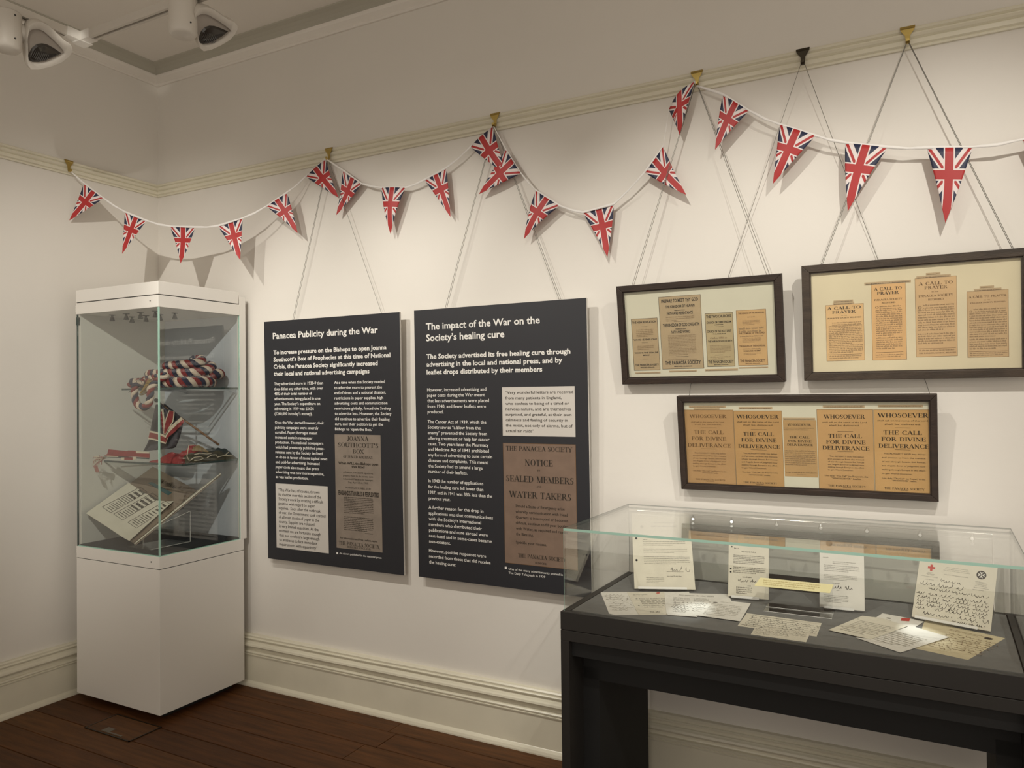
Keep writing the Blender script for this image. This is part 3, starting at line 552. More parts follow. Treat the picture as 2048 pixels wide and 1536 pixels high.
F2 = Hang(3.4804, 4.1523, 1.536, 1.9362, .045, .031)
r, Q = framed('larger greyish wooden frame holding four A CALL TO PRAYER cuttings', F2, .0255, WOOD2, MAT2)
bd = (.0007, INKB); K = 'f2'
cut(r, Q, K, [(268, 583), (608, 567), (630, 1075), (290, 1083)], NEWS2[0], [('A CALL TO', 288, 585, 626, 31, 's'), ('PRAYER', 333, 540, 660, 31, 's'), ('BY THE', 415, 465, 678, 7, 's'), ('PANACEA SOCIETY BEDFORD', 293, 592, 708, 14, 's')], [(330, 598, 732, 762, 2, dict(last=1)), (302, 605, 765, 930, 11, dict(xh=.6)), (308, 610, 938, 1010, 5, dict(xh=.6)), (310, 600, 1030, 1062, 2, dict(last=.9))], [(300, 600, 1028)], border=bd, strips=[(345, 543, 520, 533, 18), (338, 562, 528, 551, 20)])
cut(r, Q, K, [(672, 395), (985, 375), (1005, 1068), (702, 1077)], NEWS2[1], [('A CALL TO', 707, 952, 455, 34, 's'), ('PRAYER', 733, 925, 492, 34, 's'), ('PANACEA SOCIETY', 710, 957, 546, 19, 's'), ('BEDFORD', 775, 897, 570, 17, 's'), ('O', 718, 745, 614, 26, 's')], [(755, 955, 585, 618, 2, dict(last=1)), (722, 962, 622, 858, 13, dict(xh=.6)), (730, 965, 868, 978, 6, dict(xh=.6)), (722, 970, 1018, 1050, 2, dict(last=.9))], [(725, 968, 1008)], border=bd, strips=[(620, 383, 1036, 347, 24)])
cut(r, Q, K, [(1065, 345), (1438, 318), (1462, 1035), (1090, 1047)], NEWS2[2], [('A CALL TO', 1105, 1408, 408, 35, 's'), ('PRAYER', 1157, 1358, 443, 35, 's'), ('BY THE', 1222, 1282, 467, 9, 's'), ('PANACEA SOCIETY', 1105, 1412, 514, 24, 's'), ('BEDFORD', 1190, 1330, 542, 21, 's'), ('O', 1098, 1130, 620, 34, 's'), ('THE PANACEA SOCIETY, BEDFORD', 1108, 1440, 1020, 15, 's')], [(1145, 1430, 572, 612, 2, dict(last=1)), (1098, 1432, 618, 810, 9, dict(xh=.55)), (1100, 1436, 832, 930, 5, dict(xh=.55)), (1110, 1440, 978, 994, 1, dict(last=1))], [(1105, 1440, 975)], border=bd, strips=[(1085, 325, 1393, 300, 24), (1170, 296, 1300, 282, 20)], ink=INKB)
cut(r, Q, K, [(1532, 462), (1905, 440), (1918, 1040), (1548, 1053)], NEWS2[3], [('A CALL TO PRAYER', 1553, 1888, 521, 24, 's'), ('BY THE', 1690, 1745, 541, 9, 's'), ('PANACEA SOCIETY BEDFORD', 1568, 1880, 571, 14, 's'), ('O', 1560, 1582, 650, 22, 's')], [(1595, 1892, 610, 645, 2, dict(last=1)), (1560, 1900, 650, 868, 11, dict(xh=.55)), (1562, 1903, 880, 978, 5, dict(xh=.55)), (1565, 1905, 1005, 1035, 2, dict(last=.9))], [(1560, 1905, 1002)], border=bd, strips=[(1600, 440, 1846, 424, 22), (1650, 414, 1780, 402, 20)], ink=INKB)
P = F2.pl; wires(r, HK[4], [wpt(P, 1638, 535, -.004, -.02), wpt(P, 1641, 535, -.002, -.02), wpt(P, 2027, 499, .002, -.02), wpt(P, 2030, 499, .004, -.02)])

F3 = Hang(3.035, 3.888, 1.1328, 1.4848, .040, .050)
F3.pl = Pl(F3.pl.o, F3.pl.U, F3.pl.V)
r, Q = framed('long low dark wooden frame holding five WHOSOEVER cuttings, hung below the other two', F3, .0205, WOOD, MAT)
K = 'f3'; bd = (.0012, INKM)
body = ['That ALMIGHTY GOD may deliver', 'and protect us from the menace', 'of war through Satanic Evil Forces', 'and Angelic Error of Judgment now', 'stalking through Europe in the effort', 'to gain World Dominion.']
def who(quad, m, W_, s1, s2, L3, bx, use, soc, ink, strips=(), label=None):
    lines = [('WHOSOEVER', *W_, 's'), ('shall call on the name of the Lord', *s1, 'b'), ('shall be delivered.', *s2, 'b')]+[(s_, *a, 's') for s_, a in zip(('THE CALL', 'FOR DIVINE', 'DELIVERANCE'), L3)]
    x0, x1, y0, y1 = bx
    for i, b in enumerate(body): lines.append((b, x0+(12 if i == 0 else 0), x1 if i < 5 else x0+(x1-x0)*.7, y0+(y1-y0)*i/5, 10, 'b'))
    lines += [('Use daily “The Call” (as Prayer) in the', *use[0], 'b'), ('“WHOSOEVER” Leaflet.', *use[1], 'b'), ('THE PANACEA SOCIETY', *soc, 's')]
    a, b, y, c = soc; mid = (a+b)/2; lines.append(('BEDFORD', mid-28, mid+28, y+13, 7, 's'))
    mid = (L3[0][0]+L3[0][1])/2; rr = [(mid-55, mid+60, L3[0][2]-L3[0][3]-14), (mid-55, mid+60, L3[2][2]+16)]
    cut(r, Q, K, quad, m, lines, (), rr, ink=ink, border=bd, strips=strips, label=label)
who([(103, 182), (458, 180), (490, 737), (130, 722)], NEWS3[0], (145, 408, 240, 28), (155, 395, 274, 9), (180, 375, 291, 8), [(175, 388, 356, 29), (158, 408, 402, 29), (130, 442, 450, 29)], (168, 410, 500, 595), ((170, 412, 628, 9), (235, 355, 645, 9)), (187, 405, 693, 18), INKB, [(138, 150, 408, 150, 15), (172, 168, 362, 168, 12)])
who([(460, 188), (815, 188), (840, 748), (490, 735)], NEWS3[1], (487, 790, 243, 29), (490, 795, 273, 9), (535, 755, 296, 9), [(535, 757, 369, 29), (522, 777, 413, 29), (500, 802, 458, 29)], (525, 785, 503, 608), ((530, 790, 638, 9), (575, 735, 660, 9)), (537, 783, 715, 19), INK, [(502, 160, 748, 162, 18)])
cut(r, Q, K, [(828, 255), (1065, 258), (1087, 678), (840, 665)], NEWS3[2], [('WHOSOEVER', 860, 1030, 298, 18, 's'), ('THE CALL', 873, 1020, 388, 17, 's'), ('FOR DIVINE', 865, 1033, 416, 17, 's'), ('DELIVERANCE', 857, 1043, 443, 17, 's'), ('THE PANACEA SOCIETY', 848, 1072, 640, 12, 's')], [(832, 1058, 308, 332, 2, dict(last=.8)), (840, 1068, 472, 590, 8, dict(xh=.55)), (930, 995, 648, 660, 1, dict(last=1))], strips=[(825, 238, 1062, 240, 16)])
who([(1065, 178), (1480, 180), (1503, 780), (1098, 760)], NEWS3[3], (1125, 1422, 244, 32), (1115, 1437, 276, 10), (1165, 1388, 299, 10), [(1157, 1402, 384, 31), (1142, 1427, 428, 31), (1115, 1455, 471, 31)], (1155, 1420, 525, 622), ((1132, 1448, 666, 11), (1180, 1400, 686, 11)), (1157, 1432, 740, 22), INK, [(1117, 148, 1423, 148, 17)])
who([(1483, 180), (1913, 180), (1930, 800), (1505, 782)], NEWS3[4], (1520, 1885, 236, 34), (1517, 1887, 264, 10), (1570, 1835, 291, 10), [(1560, 1840, 361, 33), (1545, 1868, 408, 33), (1525, 1892, 458, 33)], (1550, 1868, 505, 650), ((1553, 1868, 685, 11), (1625, 1805, 703, 11)), (1567, 1860, 760, 24), INK, [(1520, 145, 1850, 147, 17)])
P = F3.pl; via = lambda *q: tuple(tuple(HY(x, y, -.009)) for x, y in q)
wires(r, HK[3], [wpt(P, 1375, 797, -.006, -.022)+via((1457, 553), (1381, 771)), wpt(P, 1860, 791, .006, -.022)+via((1756, 520), (1853, 768))])
# ------------------------------------------------------------------ bunting
TRI = {1: ((168, 367), (207, 396.5), (138.5, 441)), 2: ((250, 424), (293, 441.6), (244.4, 507.6)), 3: ((340, 453), (390.3, 454.6), (361, 527)), 4: ((435.8, 452), (485.3, 436.8), (480, 520)), 5: ((533, 413), (574.2, 385.6), (595.4, 466.6)),
       6: ((611.3, 353.5), (651, 318.3), (677, 395)), 7: ((685, 340.6), (723, 367.5), (672.3, 430.5)), 8: ((762.8, 375.7), (811, 375.7), (781.3, 468.6)), 9: ((848.7, 360), (892.6, 336), (901, 434)), 10: ((940.4, 294), (986.4, 253), (1016, 352)),
       11: ((1011, 298.7), (1042, 347), (957.7, 388.6)), 12: ((1071, 381), (1119, 412), (1048, 478)), 13: ((1165.5, 425.4), (1227.9, 408.4), (1214.7, 514)), 14: ((1288.8, 345), (1326.3, 292.4), (1372.6, 389.9)), 15: ((1337.5, 219.3), (1389.7, 163), (1359.5, 269.5)),
       16: ((1445.7, 189), (1498.3, 221.7), (1430, 299.7)), 17: ((1559.3, 249.5), (1631.4, 272), (1545.6, 368)), 18: ((1690, 286), (1776, 294.8), (1695.7, 422.5)), 19: ((1853, 295.8), (1945.7, 294.8), (1890.6, 446)), 20: ((2044, 280), (2132, 262), (2112, 415))}
bt = thing('bunting', 'string of white-taped triangular Union flag bunting swagged across both walls', 'bunting', (1.3, -.05, 2.66))
def bpoint(i, px, py, dy=0.):
    if i <= 5: n = np.array([.54, -1.30, 0]); return hit(px, py, n, n@np.array([0, -.54, 0]))+np.array([0, -dy, 0])
    return HY(px, py, -((.036 if 6 <= i <= 13 else .054)+dy))
def flag(i, dmid=0.):
    a, b, c = [bpoint(i, *q) for q in TRI[i]]
    nrm = np.cross(b-a, c-a); nrm /= np.linalg.norm(nrm)
    if nrm[1] > 0: nrm = -nrm
    rnd = random.Random(i*7); k1 = rnd.uniform(-.006, .010); k2 = rnd.uniform(.2, .8); fold = .0
    if i == 15: fold = .03
    N, Mn = 14, 12; m = MB(); uvs = []; rows = []; mid = (a+b)/2; L = .205; Wd = .135
    for r_ in range(Mn+1):
        tt = r_/Mn; row = []
        for q in range(N+1):
            s_ = q/N; p = a+(b-a)*s_; p = p+(c-p)*tt
            bul = k1*math.sin(math.pi*s_)*(1-tt)+k1*.9*math.sin(math.pi*tt)+fold*math.sin(math.pi*s_)*(1-tt)
            # gentle sideways sway of the cloth towards the tip
            p = p-nrm*(-bul)*1.0+(b-a)*(.05*k2*math.sin(math.pi*tt)*(1-abs(2*s_-1)*.2)*(1 if i % 2 else -1))
            row.append(p); uvs.append(((s_-.5)*Wd*(1-tt), tt*L))
        rows.append(row)
    m.grid(rows); m.uvs = uvs
    o = obj('flag', m, UNION, bt, smooth=True, solid=.0006)
for i in range(1, 21): flag(i)
m = MB()
def ribbon(pts, hh=.0115, sag=.004):
    n = len(pts); rows = [[], []]; rnd = random.Random(int(pts[0][0]*1000) % 97)
    for j in range(n-1):
        for q in range(6):
            tt = q/6; p = pts[j]+(pts[j+1]-pts[j])*tt; tw = rnd.uniform(-.0006, .0006); h2 = hh*(.62+.38*abs(math.sin(j*1.7+tt*2.1)))
            rows[0].append(p+np.array([0, tw, h2*.45])); rows[1].append(p+np.array([0, -tw, -h2*.55]))
    rows[0].append(pts[-1]+np.array([0, 0, hh*.3])); rows[1].append(pts[-1]-np.array([0, 0, hh*.3])); m.grid(rows)
def hookpt(x): return np.array([x, -.044, 2.655])
def chain(start, ids, end=None):
    pts = [start]
    for i in ids:
        a, b = bpoint(i, *TRI[i][0], dy=.0012), bpoint(i, *TRI[i][1], dy=.0012); up = np.array([0, 0, .002]); pts += [a+up, b+up]
    if end is not None: pts.append(end)
    out = [pts[0]]
    for j in range(1, len(pts)):
        if j % 2 == 1 and 1 < j < len(pts)-0:      # slack between two flags
            a, b = pts[j-1], pts[j]; d = np.linalg.norm(b-a); out.append((a+b)/2-np.array([0, 0, .035*d])); out.append(b)
        else: out.append(pts[j])
    ribbon(out)
chain(np.array([.047, -.54, 2.655]), [1, 2, 3, 4, 5, 6], hookpt(HK[0])); chain(hookpt(HK[0]), [7, 8, 9, 10], hookpt(HK[1])); chain(hookpt(HK[1]), [11, 12, 13, 14, 15], hookpt(HK[2])); chain(hookpt(HK[2]), [16, 17, 18, 19, 20], hookpt(4.5))
obj('ribbon', m, TAPE, bt, solid=.0005, smooth=True)
# ------------------------------------------------------------------ tall display case
xa, xb, yf, yk = .109, .7326, -.555, -.036
t = thing('tall_display_case', 'tall white display case with glass front and side standing in the corner', 'display case', ((xa+xb)/2, (yf+yk)/2, 0)); CASE = t
obj('plinth', MB().box(xa, yf, .035, xb, yk-.02, .704), WHITE, t, bevel=.0015)
obj('recessed_foot', MB().box(xa+.05, yf+.06, 0, xb-.05, yk-.06, .036), BLK, t, label='black recessed foot')
obj('base_rail', MB().box(xa, yf, .7075, xb, yk-.02, .764), WHITE, t, bevel=.0005)
[obj('shadow_gap', MB().box(xa+.004, yf+.004, z, xb-.004, yk-.05, z+.006), BLK, t, label='dark shadow gap') for z in (.703, 1.977)]
obj('felt_floor', MB().box(xa+.012, yf+.012, .764, xb-.012, yk-.024, .772), FELT, t, label='black felt display floor')
obj('back_panel', MB().box(xa, yk-.020, .764, xb-.004, yk-.012, 1.925), PANELW, t)
obj('side_panel', MB().box(xa+.004, yf+.018, .764, xa+.014, yk-.018, 1.925), SIDEW, t)
obj('post', MB().box(xb-.020, yk-.040, .764, xb, yk-.001, 2.02), WHITE, t, bevel=.001)
obj('cap_lower', MB().box(xa, yf, 1.922, xb, yk-.0405, 1.978), WHITE, t, bevel=.0015)
obj('cap_upper', MB().box(xa, yf, 1.982, xb, yk-.045, 2.0425), WHITE, t, bevel=.0015)
obj('front_glass', MB().box(xa+.008, yf+.002, .764, xb-.006, yf+.008, 1.922), GL, t)
obj('side_glass', MB().box(xb-.008, yf+.009, .764, xb-.002, yk-.041, 1.922), GL, t)
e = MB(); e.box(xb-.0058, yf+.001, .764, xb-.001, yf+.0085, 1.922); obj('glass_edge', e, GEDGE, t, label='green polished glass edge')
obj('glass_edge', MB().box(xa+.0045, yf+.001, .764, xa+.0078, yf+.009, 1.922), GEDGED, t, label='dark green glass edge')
obj('glass_seal', MB().box(xb-.0085, yk-.0408, .764, xb-.0015, yk-.0402, 1.922).box(xa+.012, yf+.0015, .7635, xb-.007, yf+.0085, .768).box(xb-.0085, yf+.01, .7635, xb-.0015, yk-.041, .768), GEDGE, t)
for z in (1.935, .73):
    h_ = obj('hinge', MB().box(xa-.010, yf+.004, z, xa+.001, yf+.03, z+.032), WHITE, t, bevel=.001)
    obj('hinge_screw', MB().lathe((xa-.004, yf+.004, z+.010), (0, -1, 0), [(.0018, 0), (.0018, .001), (.0002, .0011)], 8).lathe((xa-.004, yf+.004, z+.022), (0, -1, 0), [(.0018, 0), (.0018, .001), (.0002, .0011)], 8), BLK, h_)
obj('hinge', MB().box(xa-.006, yf+.004, 1.868, xa+.004, yf+.02, 1.908), BLK, t, bevel=.001)
m = MB(); [m.lathe((.675, yf, z), (0, -1, 0), [(.0035, -.001), (.0035, .0008), (.0005, .0010)], 10) for z in (1.953, .737)]
obj('keyhole', m, BLK, t)
for i, (x, y) in enumerate([(x, y) for y in (-.445, -.335) for x in (.235, .345, .455, .565)]):
    m = MB().lathe((x, y, 1.922), (0, 0, -1), [(.016, 0), (.016, .002), (.0055, .003), (.0055, .010), (.0075, .012), (.013, .030), (.011, .031), (.0005, .028)], 14)
    obj('mini_downlight', m, BLK, t, smooth=False)
SH = {}
for nm, z in (('top', 1.549), ('mid', 1.181)):
    s_ = thing('glass_shelf', f"{'upper' if nm == 'top' else 'lower'} glass shelf inside the tall white case, carrying the {'coiled rope' if nm == 'top' else 'folded cloths'}", 'shelf', (.42, -.24, z), 'glass shelves in the tall case'); SH[nm] = s_
    x0, x1, y0, y1 = (.27 if nm == 'top' else .125), .716, -.418, -.062
    obj('pane', MB().box(x0, y0, z-.008, x1, y1, z), GL, s_)
    obj('polished_edge', MB().box(x0, y0-.001, z-.0095, x1, y0+.001, z).box(x1-.001, y0, z-.0095, x1+.001, y1, z), GEDGED, s_, label='dark green polished edge')
    for x in (x0+.035, .68): obj('shelf_bracket', MB().extr([(-.058, z-.008), (-.058, z-.030), (-.10, z-.018), (-.36, z-.011), (-.36, z-.008)], x-.002, x+.002, lambda q, p, r_: (q, p, r_)), PANELW, s_)
# rope coil on the upper shelf
def strands(paths, R, r, pitch, mats=(WR, WW, WB), phase=0.):
    out = [MB(), MB(), MB()]
    for path in paths:
        P_ = [np.array(p, float) for p in path]
        # catmull-rom resample
        pts = []
        for i in range(len(P_)-1):
            p0, p1, p2, p3 = P_[max(i-1, 0)], P_[i], P_[i+1], P_[min(i+2, len(P_)-1)]; n = max(4, int(np.linalg.norm(p2-p1)/.0045))
            for q in range(n): tt = q/n; pts.append(.5*((2*p1)+(-p0+p2)*tt+(2*p0-5*p1+4*p2-p3)*tt*tt+(-p0+3*p1-3*p2+p3)*tt**3))
        pts.append(P_[-1]); s_ = 0; prev = None; fr = []
        for i, p in enumerate(pts):
            tg = pts[min(i+1, len(pts)-1)]-pts[max(i-1, 0)]; tg /= np.linalg.norm(tg)+1e-12
            a = np.cross(tg, (0, 0, 1.)) if prev is None else prev-tg*(prev@tg)
            if np.linalg.norm(a) < 1e-3: a = np.cross(tg, (0, 1., 0))
            a /= np.linalg.norm(a); prev = a; s_ += np.linalg.norm(p-pts[i-1]) if i else 0; fr.append((p, a, np.cross(tg, a), s_))
        for k_ in range(3):
            out[k_].tube([p+(a*math.cos(g)+c*math.sin(g))*R for p, a, c, q in fr for g in [q/pitch*2*math.pi+phase+k_*2.094]], r, 7)
    return out
zs = 1.549; RR, rr_ = .0125, .0145; hgt = .026
def rl(layer): return zs+hgt+.044*layer
rope = thing('rope_coil', 'thick twisted red, cream and navy rope coiled on the upper shelf of the tall case', 'rope', (.46, -.24, zs))
pathA = [(.30, -.385, rl(0)), (.42, -.375, rl(0)), (.55, -.36, rl(0)), (.64, -.33, rl(0)), (.668, -.25, rl(0)+.005), (.63, -.17, rl(0)), (.54, -.14, rl(0)), (.42, -.15, rl(0)), (.34, -.19, rl(0)+.01),
         (.34, -.26, rl(0)+.012), (.42, -.285, rl(0)+.008), (.54, -.265, rl(.2)), (.60, -.24, rl(.6)), (.655, -.16, rl(1)), (.60, -.10, rl(1)), (.48, -.105, rl(1)), (.38, -.14, rl(1)),
         (.345, -.23, rl(1)+.002), (.37, -.33, rl(1)), (.46, -.35, rl(1)), (.56, -.325, rl(1)), (.645, -.27, rl(1.1)), (.64, -.18, rl(1.7)), (.58, -.15, rl(2)), (.50, -.16, rl(2)), (.44, -.22, rl(2)-.004), (.45, -.29, rl(2)-.004), (.54, -.28, rl(2)), (.60, -.22, rl(2.3)), (.56, -.18, rl(2.7)), (.52, -.2, rl(2.6))]
sA = strands([pathA], RR, rr_, .066)
for mb, mm, nm in zip(sA, (WR, WW, WB), ('red', 'cream', 'navy')): obj('strand', mb, mm, rope, label=f'{nm} wool strand', smooth=True)
LP = [cr('k1', *q) for q in ((650, 560), (585, 660), (560, 780), (560, 880), (530, 1000), (450, 1060), (360, 1020), (315, 910), (310, 800), (335, 700), (395, 665))]
lp = [HY(*q, -.43) for q in LP]
for j, d in enumerate((.05, .02, 0, 0, 0, 0, 0, 0, 0, 0, .02)): lp[j] = lp[j]+np.array([0, d, 0])
lp = [np.array(pathA[0])+np.array([.03, .02, .01])]+lp
sB = strands([lp], .0085, .0105, .075, phase=1)
for mb, mm, nm in zip(sB, (WR, WW, WB), ('red', 'cream', 'navy')): obj('hanging_strand', mb, mm, rope, label=f'{nm} wool strand of the hanging loop', smooth=True)
m = MB(); ga, gb = HY(*cr('k1', 560, 620), -.435), HY(*cr('k1', 425, 850), -.435); pts = []
for i in range(150):
    tt = i/149; c = ga+(gb-ga)*tt; g = tt*2*math.pi*9; pts.append(c+np.array([.015*math.cos(g)*(1.2-.4*tt), .016*math.sin(g)+.004, .009*math.cos(g)]))
m.tube(pts, .0022, 6); gc = thing('gold_braid', 'coil of gold braid wound beside the hanging rope loop', 'braid', tuple(ga)); obj('cord', m, GOLD, gc, smooth=True)
m = MB(); q = [HY(*cr('k1', *p), -.44) for p in ((190, 768), (262, 772), (330, 690), (345, 640), (405, 640), (420, 665))]
m.tube(q[:2], .0018, 6); m.tube(q[2:], .0014, 6); m.tube([HY(*cr('k1', *p), -.44) for p in ((215, 830), (275, 775))], .0014, 6)
tag(obj('wire_support', m, BLK), 'thin black wire support under the hanging rope loop', 'wire support')
# flag draped from the stick, lower shelf
def drape(rows, dep, nx=24):
    "rows of (left px, right px) polylines mapped at depth -dep(s,t)"
    out = []; n = len(rows); M_ = 26
    for i in range(M_+1):
        f = i/M_*(n-1); a = min(int(f), n-2); w = f-a
        L = [rows[a][0][k]*(1-w)+rows[a+1][0][k]*w for k in (0, 1)]; R_ = [rows[a][1][k]*(1-w)+rows[a+1][1][k]*w for k in (0, 1)]
        out.append([HY(L[0]+(R_[0]-L[0])*j/nx, L[1]+(R_[1]-L[1])*j/nx, -dep(j/nx, i/M_)) for j in range(nx+1)])
    return out
K = 'k2'; c = lambda x, y: cr(K, x, y)
fd = lambda s_, t_: .30+.012*math.sin(s_*14+t_*3)+.01*math.sin(s_*6-t_*5)
fl_ = thing('draped_union_flag', 'old grey-navy Union flag draped from a wooden stick above the lower shelf', 'flag', (.45, -.3, 1.183))
m = MB().grid(drape([(c(905, 60), c(1020, 45)), (c(890, 130), c(1200, 190)), (c(862, 260), c(1262, 262)), (c(830, 420), c(1240, 380)), (c(815, 520), c(1205, 500)), (c(775, 600), c(1165, 600)), (c(745, 655), c(1120, 620))], fd)); obj('cloth', m, CGRY, fl_, smooth=True, solid=.001)
def band(pts, ws, mm, nm, n=.003):
    m = MB(); rows = [[], []]; lab = {CRED: 'red stripe', CCRM: 'cream stripe'}[mm]
    P_ = [np.array(c(*p)) for p in pts]; q = []
    for i in range(len(P_)-1):
        p0, p1, p2, p3 = P_[max(i-1, 0)], P_[i], P_[i+1], P_[min(i+2, len(P_)-1)]
        for k_ in range(6): tt = k_/6; q.append((.5*((2*p1)+(-p0+p2)*tt+(2*p0-5*p1+4*p2-p3)*tt*tt+(-p0+3*p1-3*p2+p3)*tt**3), ws[i]*(1-tt)+ws[i+1]*tt))
    q.append((P_[-1], ws[-1]))
    for i, (p, w) in enumerate(q):
        tg = q[min(i+1, len(q)-1)][0]-q[max(i-1, 0)][0]; tg /= np.linalg.norm(tg)+1e-9; nn = np.array([-tg[1], tg[0]])*w/6.4/2
        for rw, sg in ((rows[0], 1), (rows[1], -1)):
            z = p+nn*sg; rw.append(HY(z[0], z[1], -(.325+n)))
    m.grid(rows); obj('stripe', m, mm, fl_, label=lab, solid=.0006)
band([(818, 445), (930, 470), (1050, 520)], (110, 110, 95), CCRM, 'a', 0); band([(820, 447), (930, 472), (1045, 522)], (68, 68, 50), CRED, 'b', .001)
band([(1110, 140), (1080, 260), (1050, 340), (1025, 440)], (75, 105, 80, 30), CCRM, 'a', .001); band([(1108, 142), (1080, 258), (1045, 340), (1020, 430)], (50, 80, 55, 14), CRED, 'b', .002)
band([(1250, 240), (1130, 360), (1070, 430), (1030, 500)], (60, 80, 60, 20), CCRM, 'a', .001); band([(1262, 262), (1150, 375), (1080, 440), (1035, 495)], (36, 50, 40, 10), CRED, 'b', .002)
band([(985, 120), (1005, 300), (1015, 440)], (36, 34, 14), CCRM, 'a', .0005); band([(975, 150), (990, 300), (1000, 400)], (20, 20, 8), CRED, 'b', .0015)
p0, p1 = HY(*c(935, 20), -.31), HY(*c(1715, 575), -.13)
st_ = thing('flag_stick', 'brown wooden flag stick slanting above the lower shelf', 'stick', tuple(p1)); obj('rod', MB().tube([p0, p0+(p1-p0)*.45, p1], [.003, .0052, .006], 10), STICK, st_, smooth=True)
obj('finial', MB().lathe(p0, p0-p1, [(.003, -.002), (.009, .003), (.011, .010), (.008, .018), (.001, .022)], 12), BLK, st_, smooth=True, label='black turned finial')
# crumpled cloths on the lower shelf
def lump(x0, x1, y0, y1, hmax, seed, zb=1.1815, ridge=5, nx=60, ny=40, rot=0.):
    rnd = random.Random(seed); ph = [rnd.uniform(0, 6.3) for _ in range(6)]; rows = []
    for j in range(ny+1):
        v = j/ny; row = []
        for i in range(nx+1):
            u = i/nx; ed = (math.sin(math.pi*u)**.45)*(math.sin(math.pi*v)**.45)
            h = hmax*ed*(.70+.16*math.sin(ridge*u*2.4+ph[0]+2*math.sin(v*4+ph[1]))+.12*math.sin(ridge*v*2+ph[2]+u*4)+.05*math.sin(u*19+ph[3]+v*7)+.045*math.sin(u*9-v*23+ph[4]+2*math.sin(u*7)))
            cx, cy = (u-.5)*(x1-x0), (v-.5)*(y1-y0); wob = 1+.10*math.sin(v*9+ph[4])*(abs(u-.5)*2)
            row.append(((x0+x1)/2+cx*wob*math.cos(rot)-cy*math.sin(rot), (y0+y1)/2+cx*math.sin(rot)+cy*math.cos(rot)*(1+.08*math.sin(u*8+ph[5])), zb+max(0, h)))
        rows.append(row)
    return rows
t = thing('red_cloth', 'crumpled dark red cloth in the middle of the lower shelf', 'cloth', (.55, -.32, 1.181)); obj('folds', MB().grid(lump(.465, .665, -.405, -.26, .050, 4)).grid(lump(.55, .66, -.34, -.20, .085, 9)), CRED, t, smooth=True)
t = thing('green_gold_cloth', 'folded olive and gold cloth with cream edging at the right end of the lower shelf', 'cloth', (.64, -.2, 1.181))
obj('folds', MB().grid(lump(.60, .712, -.36, -.075, .062, 21, ridge=4)), COLV, t, smooth=True)
obj('dark_fold', MB().grid(lump(.55, .70, -.22, -.07, .074, 12, ridge=1.5)), CGRN, t, smooth=True, label='dark green fold')
obj('gold_fold', MB().grid([[HX(*cr(K, x, y), .7128) for x, y in row] for row in (((1385, 600), (1450, 575), (1500, 600), (1580, 655)), ((1370, 640), (1440, 620), (1500, 640), (1580, 662)), ((1375, 655), (1440, 652), (1510, 662), (1575, 668)))]), CGLD, t, smooth=True, label='gold fold')
m = MB()
for pts in ([(1395, 575), (1330, 580), (1318, 640), (1305, 720), (1335, 785)], [(1345, 775), (1400, 735), (1480, 725), (1520, 745), (1470, 770), (1400, 775)], [(1400, 700), (1470, 680), (1560, 690), (1620, 680)], [(1560, 740), (1620, 705), (1680, 700), (1700, 745)], [(1700, 730), (1790, 710), (1840, 665)], [(1255, 750), (1285, 745)], [(1790, 712), (1900, 705)]):
    m.tube([HX(*cr(K, x, y), .7138) for x, y in pts], .0022, 6)
obj('cream_edging', m, CCRM, t, label='cream corded edging', smooth=True)
# ribboned red banner and tassel
t = thing('red_banner', 'flat red and white ribbon banner on the left end of the lower shelf', 'banner', (.27, -.40, 1.181))
def yb_(px, y): return y-.075*max(0, 1-(px-207)/91)
def pg(pts, y, mm, nm, lab=None, th=.003): m = MB(); f = [HY(*c(*p), yb_(c(*p)[0], y)) for p in pts]; m.prism([p+np.array([0, th, 0]) for p in f], f); return obj(nm, m, mm, t, label=lab)
pg([(240, 715), (285, 690), (300, 632), (545, 655), (550, 646), (650, 650), (655, 680), (820, 685), (820, 740), (640, 725), (540, 728), (270, 712)], -.402, CRED, 'red_band')
pg([(650, 652), (820, 668), (820, 684), (655, 679)], -.404, CCRM, 'white_edge', 'white edge'); pg([(235, 722), (270, 712), (540, 728), (820, 742), (815, 758), (520, 744), (300, 735)], -.404, CGRN, 'dark_edge', 'dark edge')
pg([(240, 715), (300, 712), (420, 722), (420, 730), (290, 728)], -.4055, CCRM, 'white_edge', 'white edge')
pg([(500, 735), (612, 735), (612, 768), (500, 768)], -.406, CRED, 'red_band'); pg([(460, 738), (503, 736), (500, 766), (465, 768)], -.4065, CCRM, 'white_tab', 'white tab'); pg([(610, 732), (655, 730), (650, 758), (612, 768)], -.4065, CCRM, 'white_tab', 'white tab')
t = thing('tassel', 'pink and white cord tassel hanging off the left end of the lower shelf', 'tassel', tuple(HY(*c(210, 760), -.505)))
m, m2 = MB(), MB(); rnd = random.Random(5)
for i in range(34):
    a = HY(*c(285, 742), -.47); b = HY(*c(225+rnd.uniform(-15, 10), 740+rnd.uniform(-15, 20)), -.505+rnd.uniform(-.01, .01)); d = HY(*c(rnd.uniform(100, 215), rnd.uniform(705, 850)), -.518+rnd.uniform(-.008, .008))
    e_ = d+np.array([rnd.uniform(-.003, .006), 0, -rnd.uniform(.003, .012)]); (m if i % 2 else m2).tube([a, b, d, e_], .0012, 5)
for i in range(8): x = 125+rnd.uniform(-12, 30); m2.tube([HY(*c(x, 840), -.520), HY(*c(x+12, 880), -.522), HY(*c(x+25+rnd.uniform(-10, 15), 925), -.520)], .0016, 5)
obj('cords', m, CCRM, t); obj('cords', m2, mat('pink_cord', (.33, .12, .10), .9), t, label='dusky pink cords')
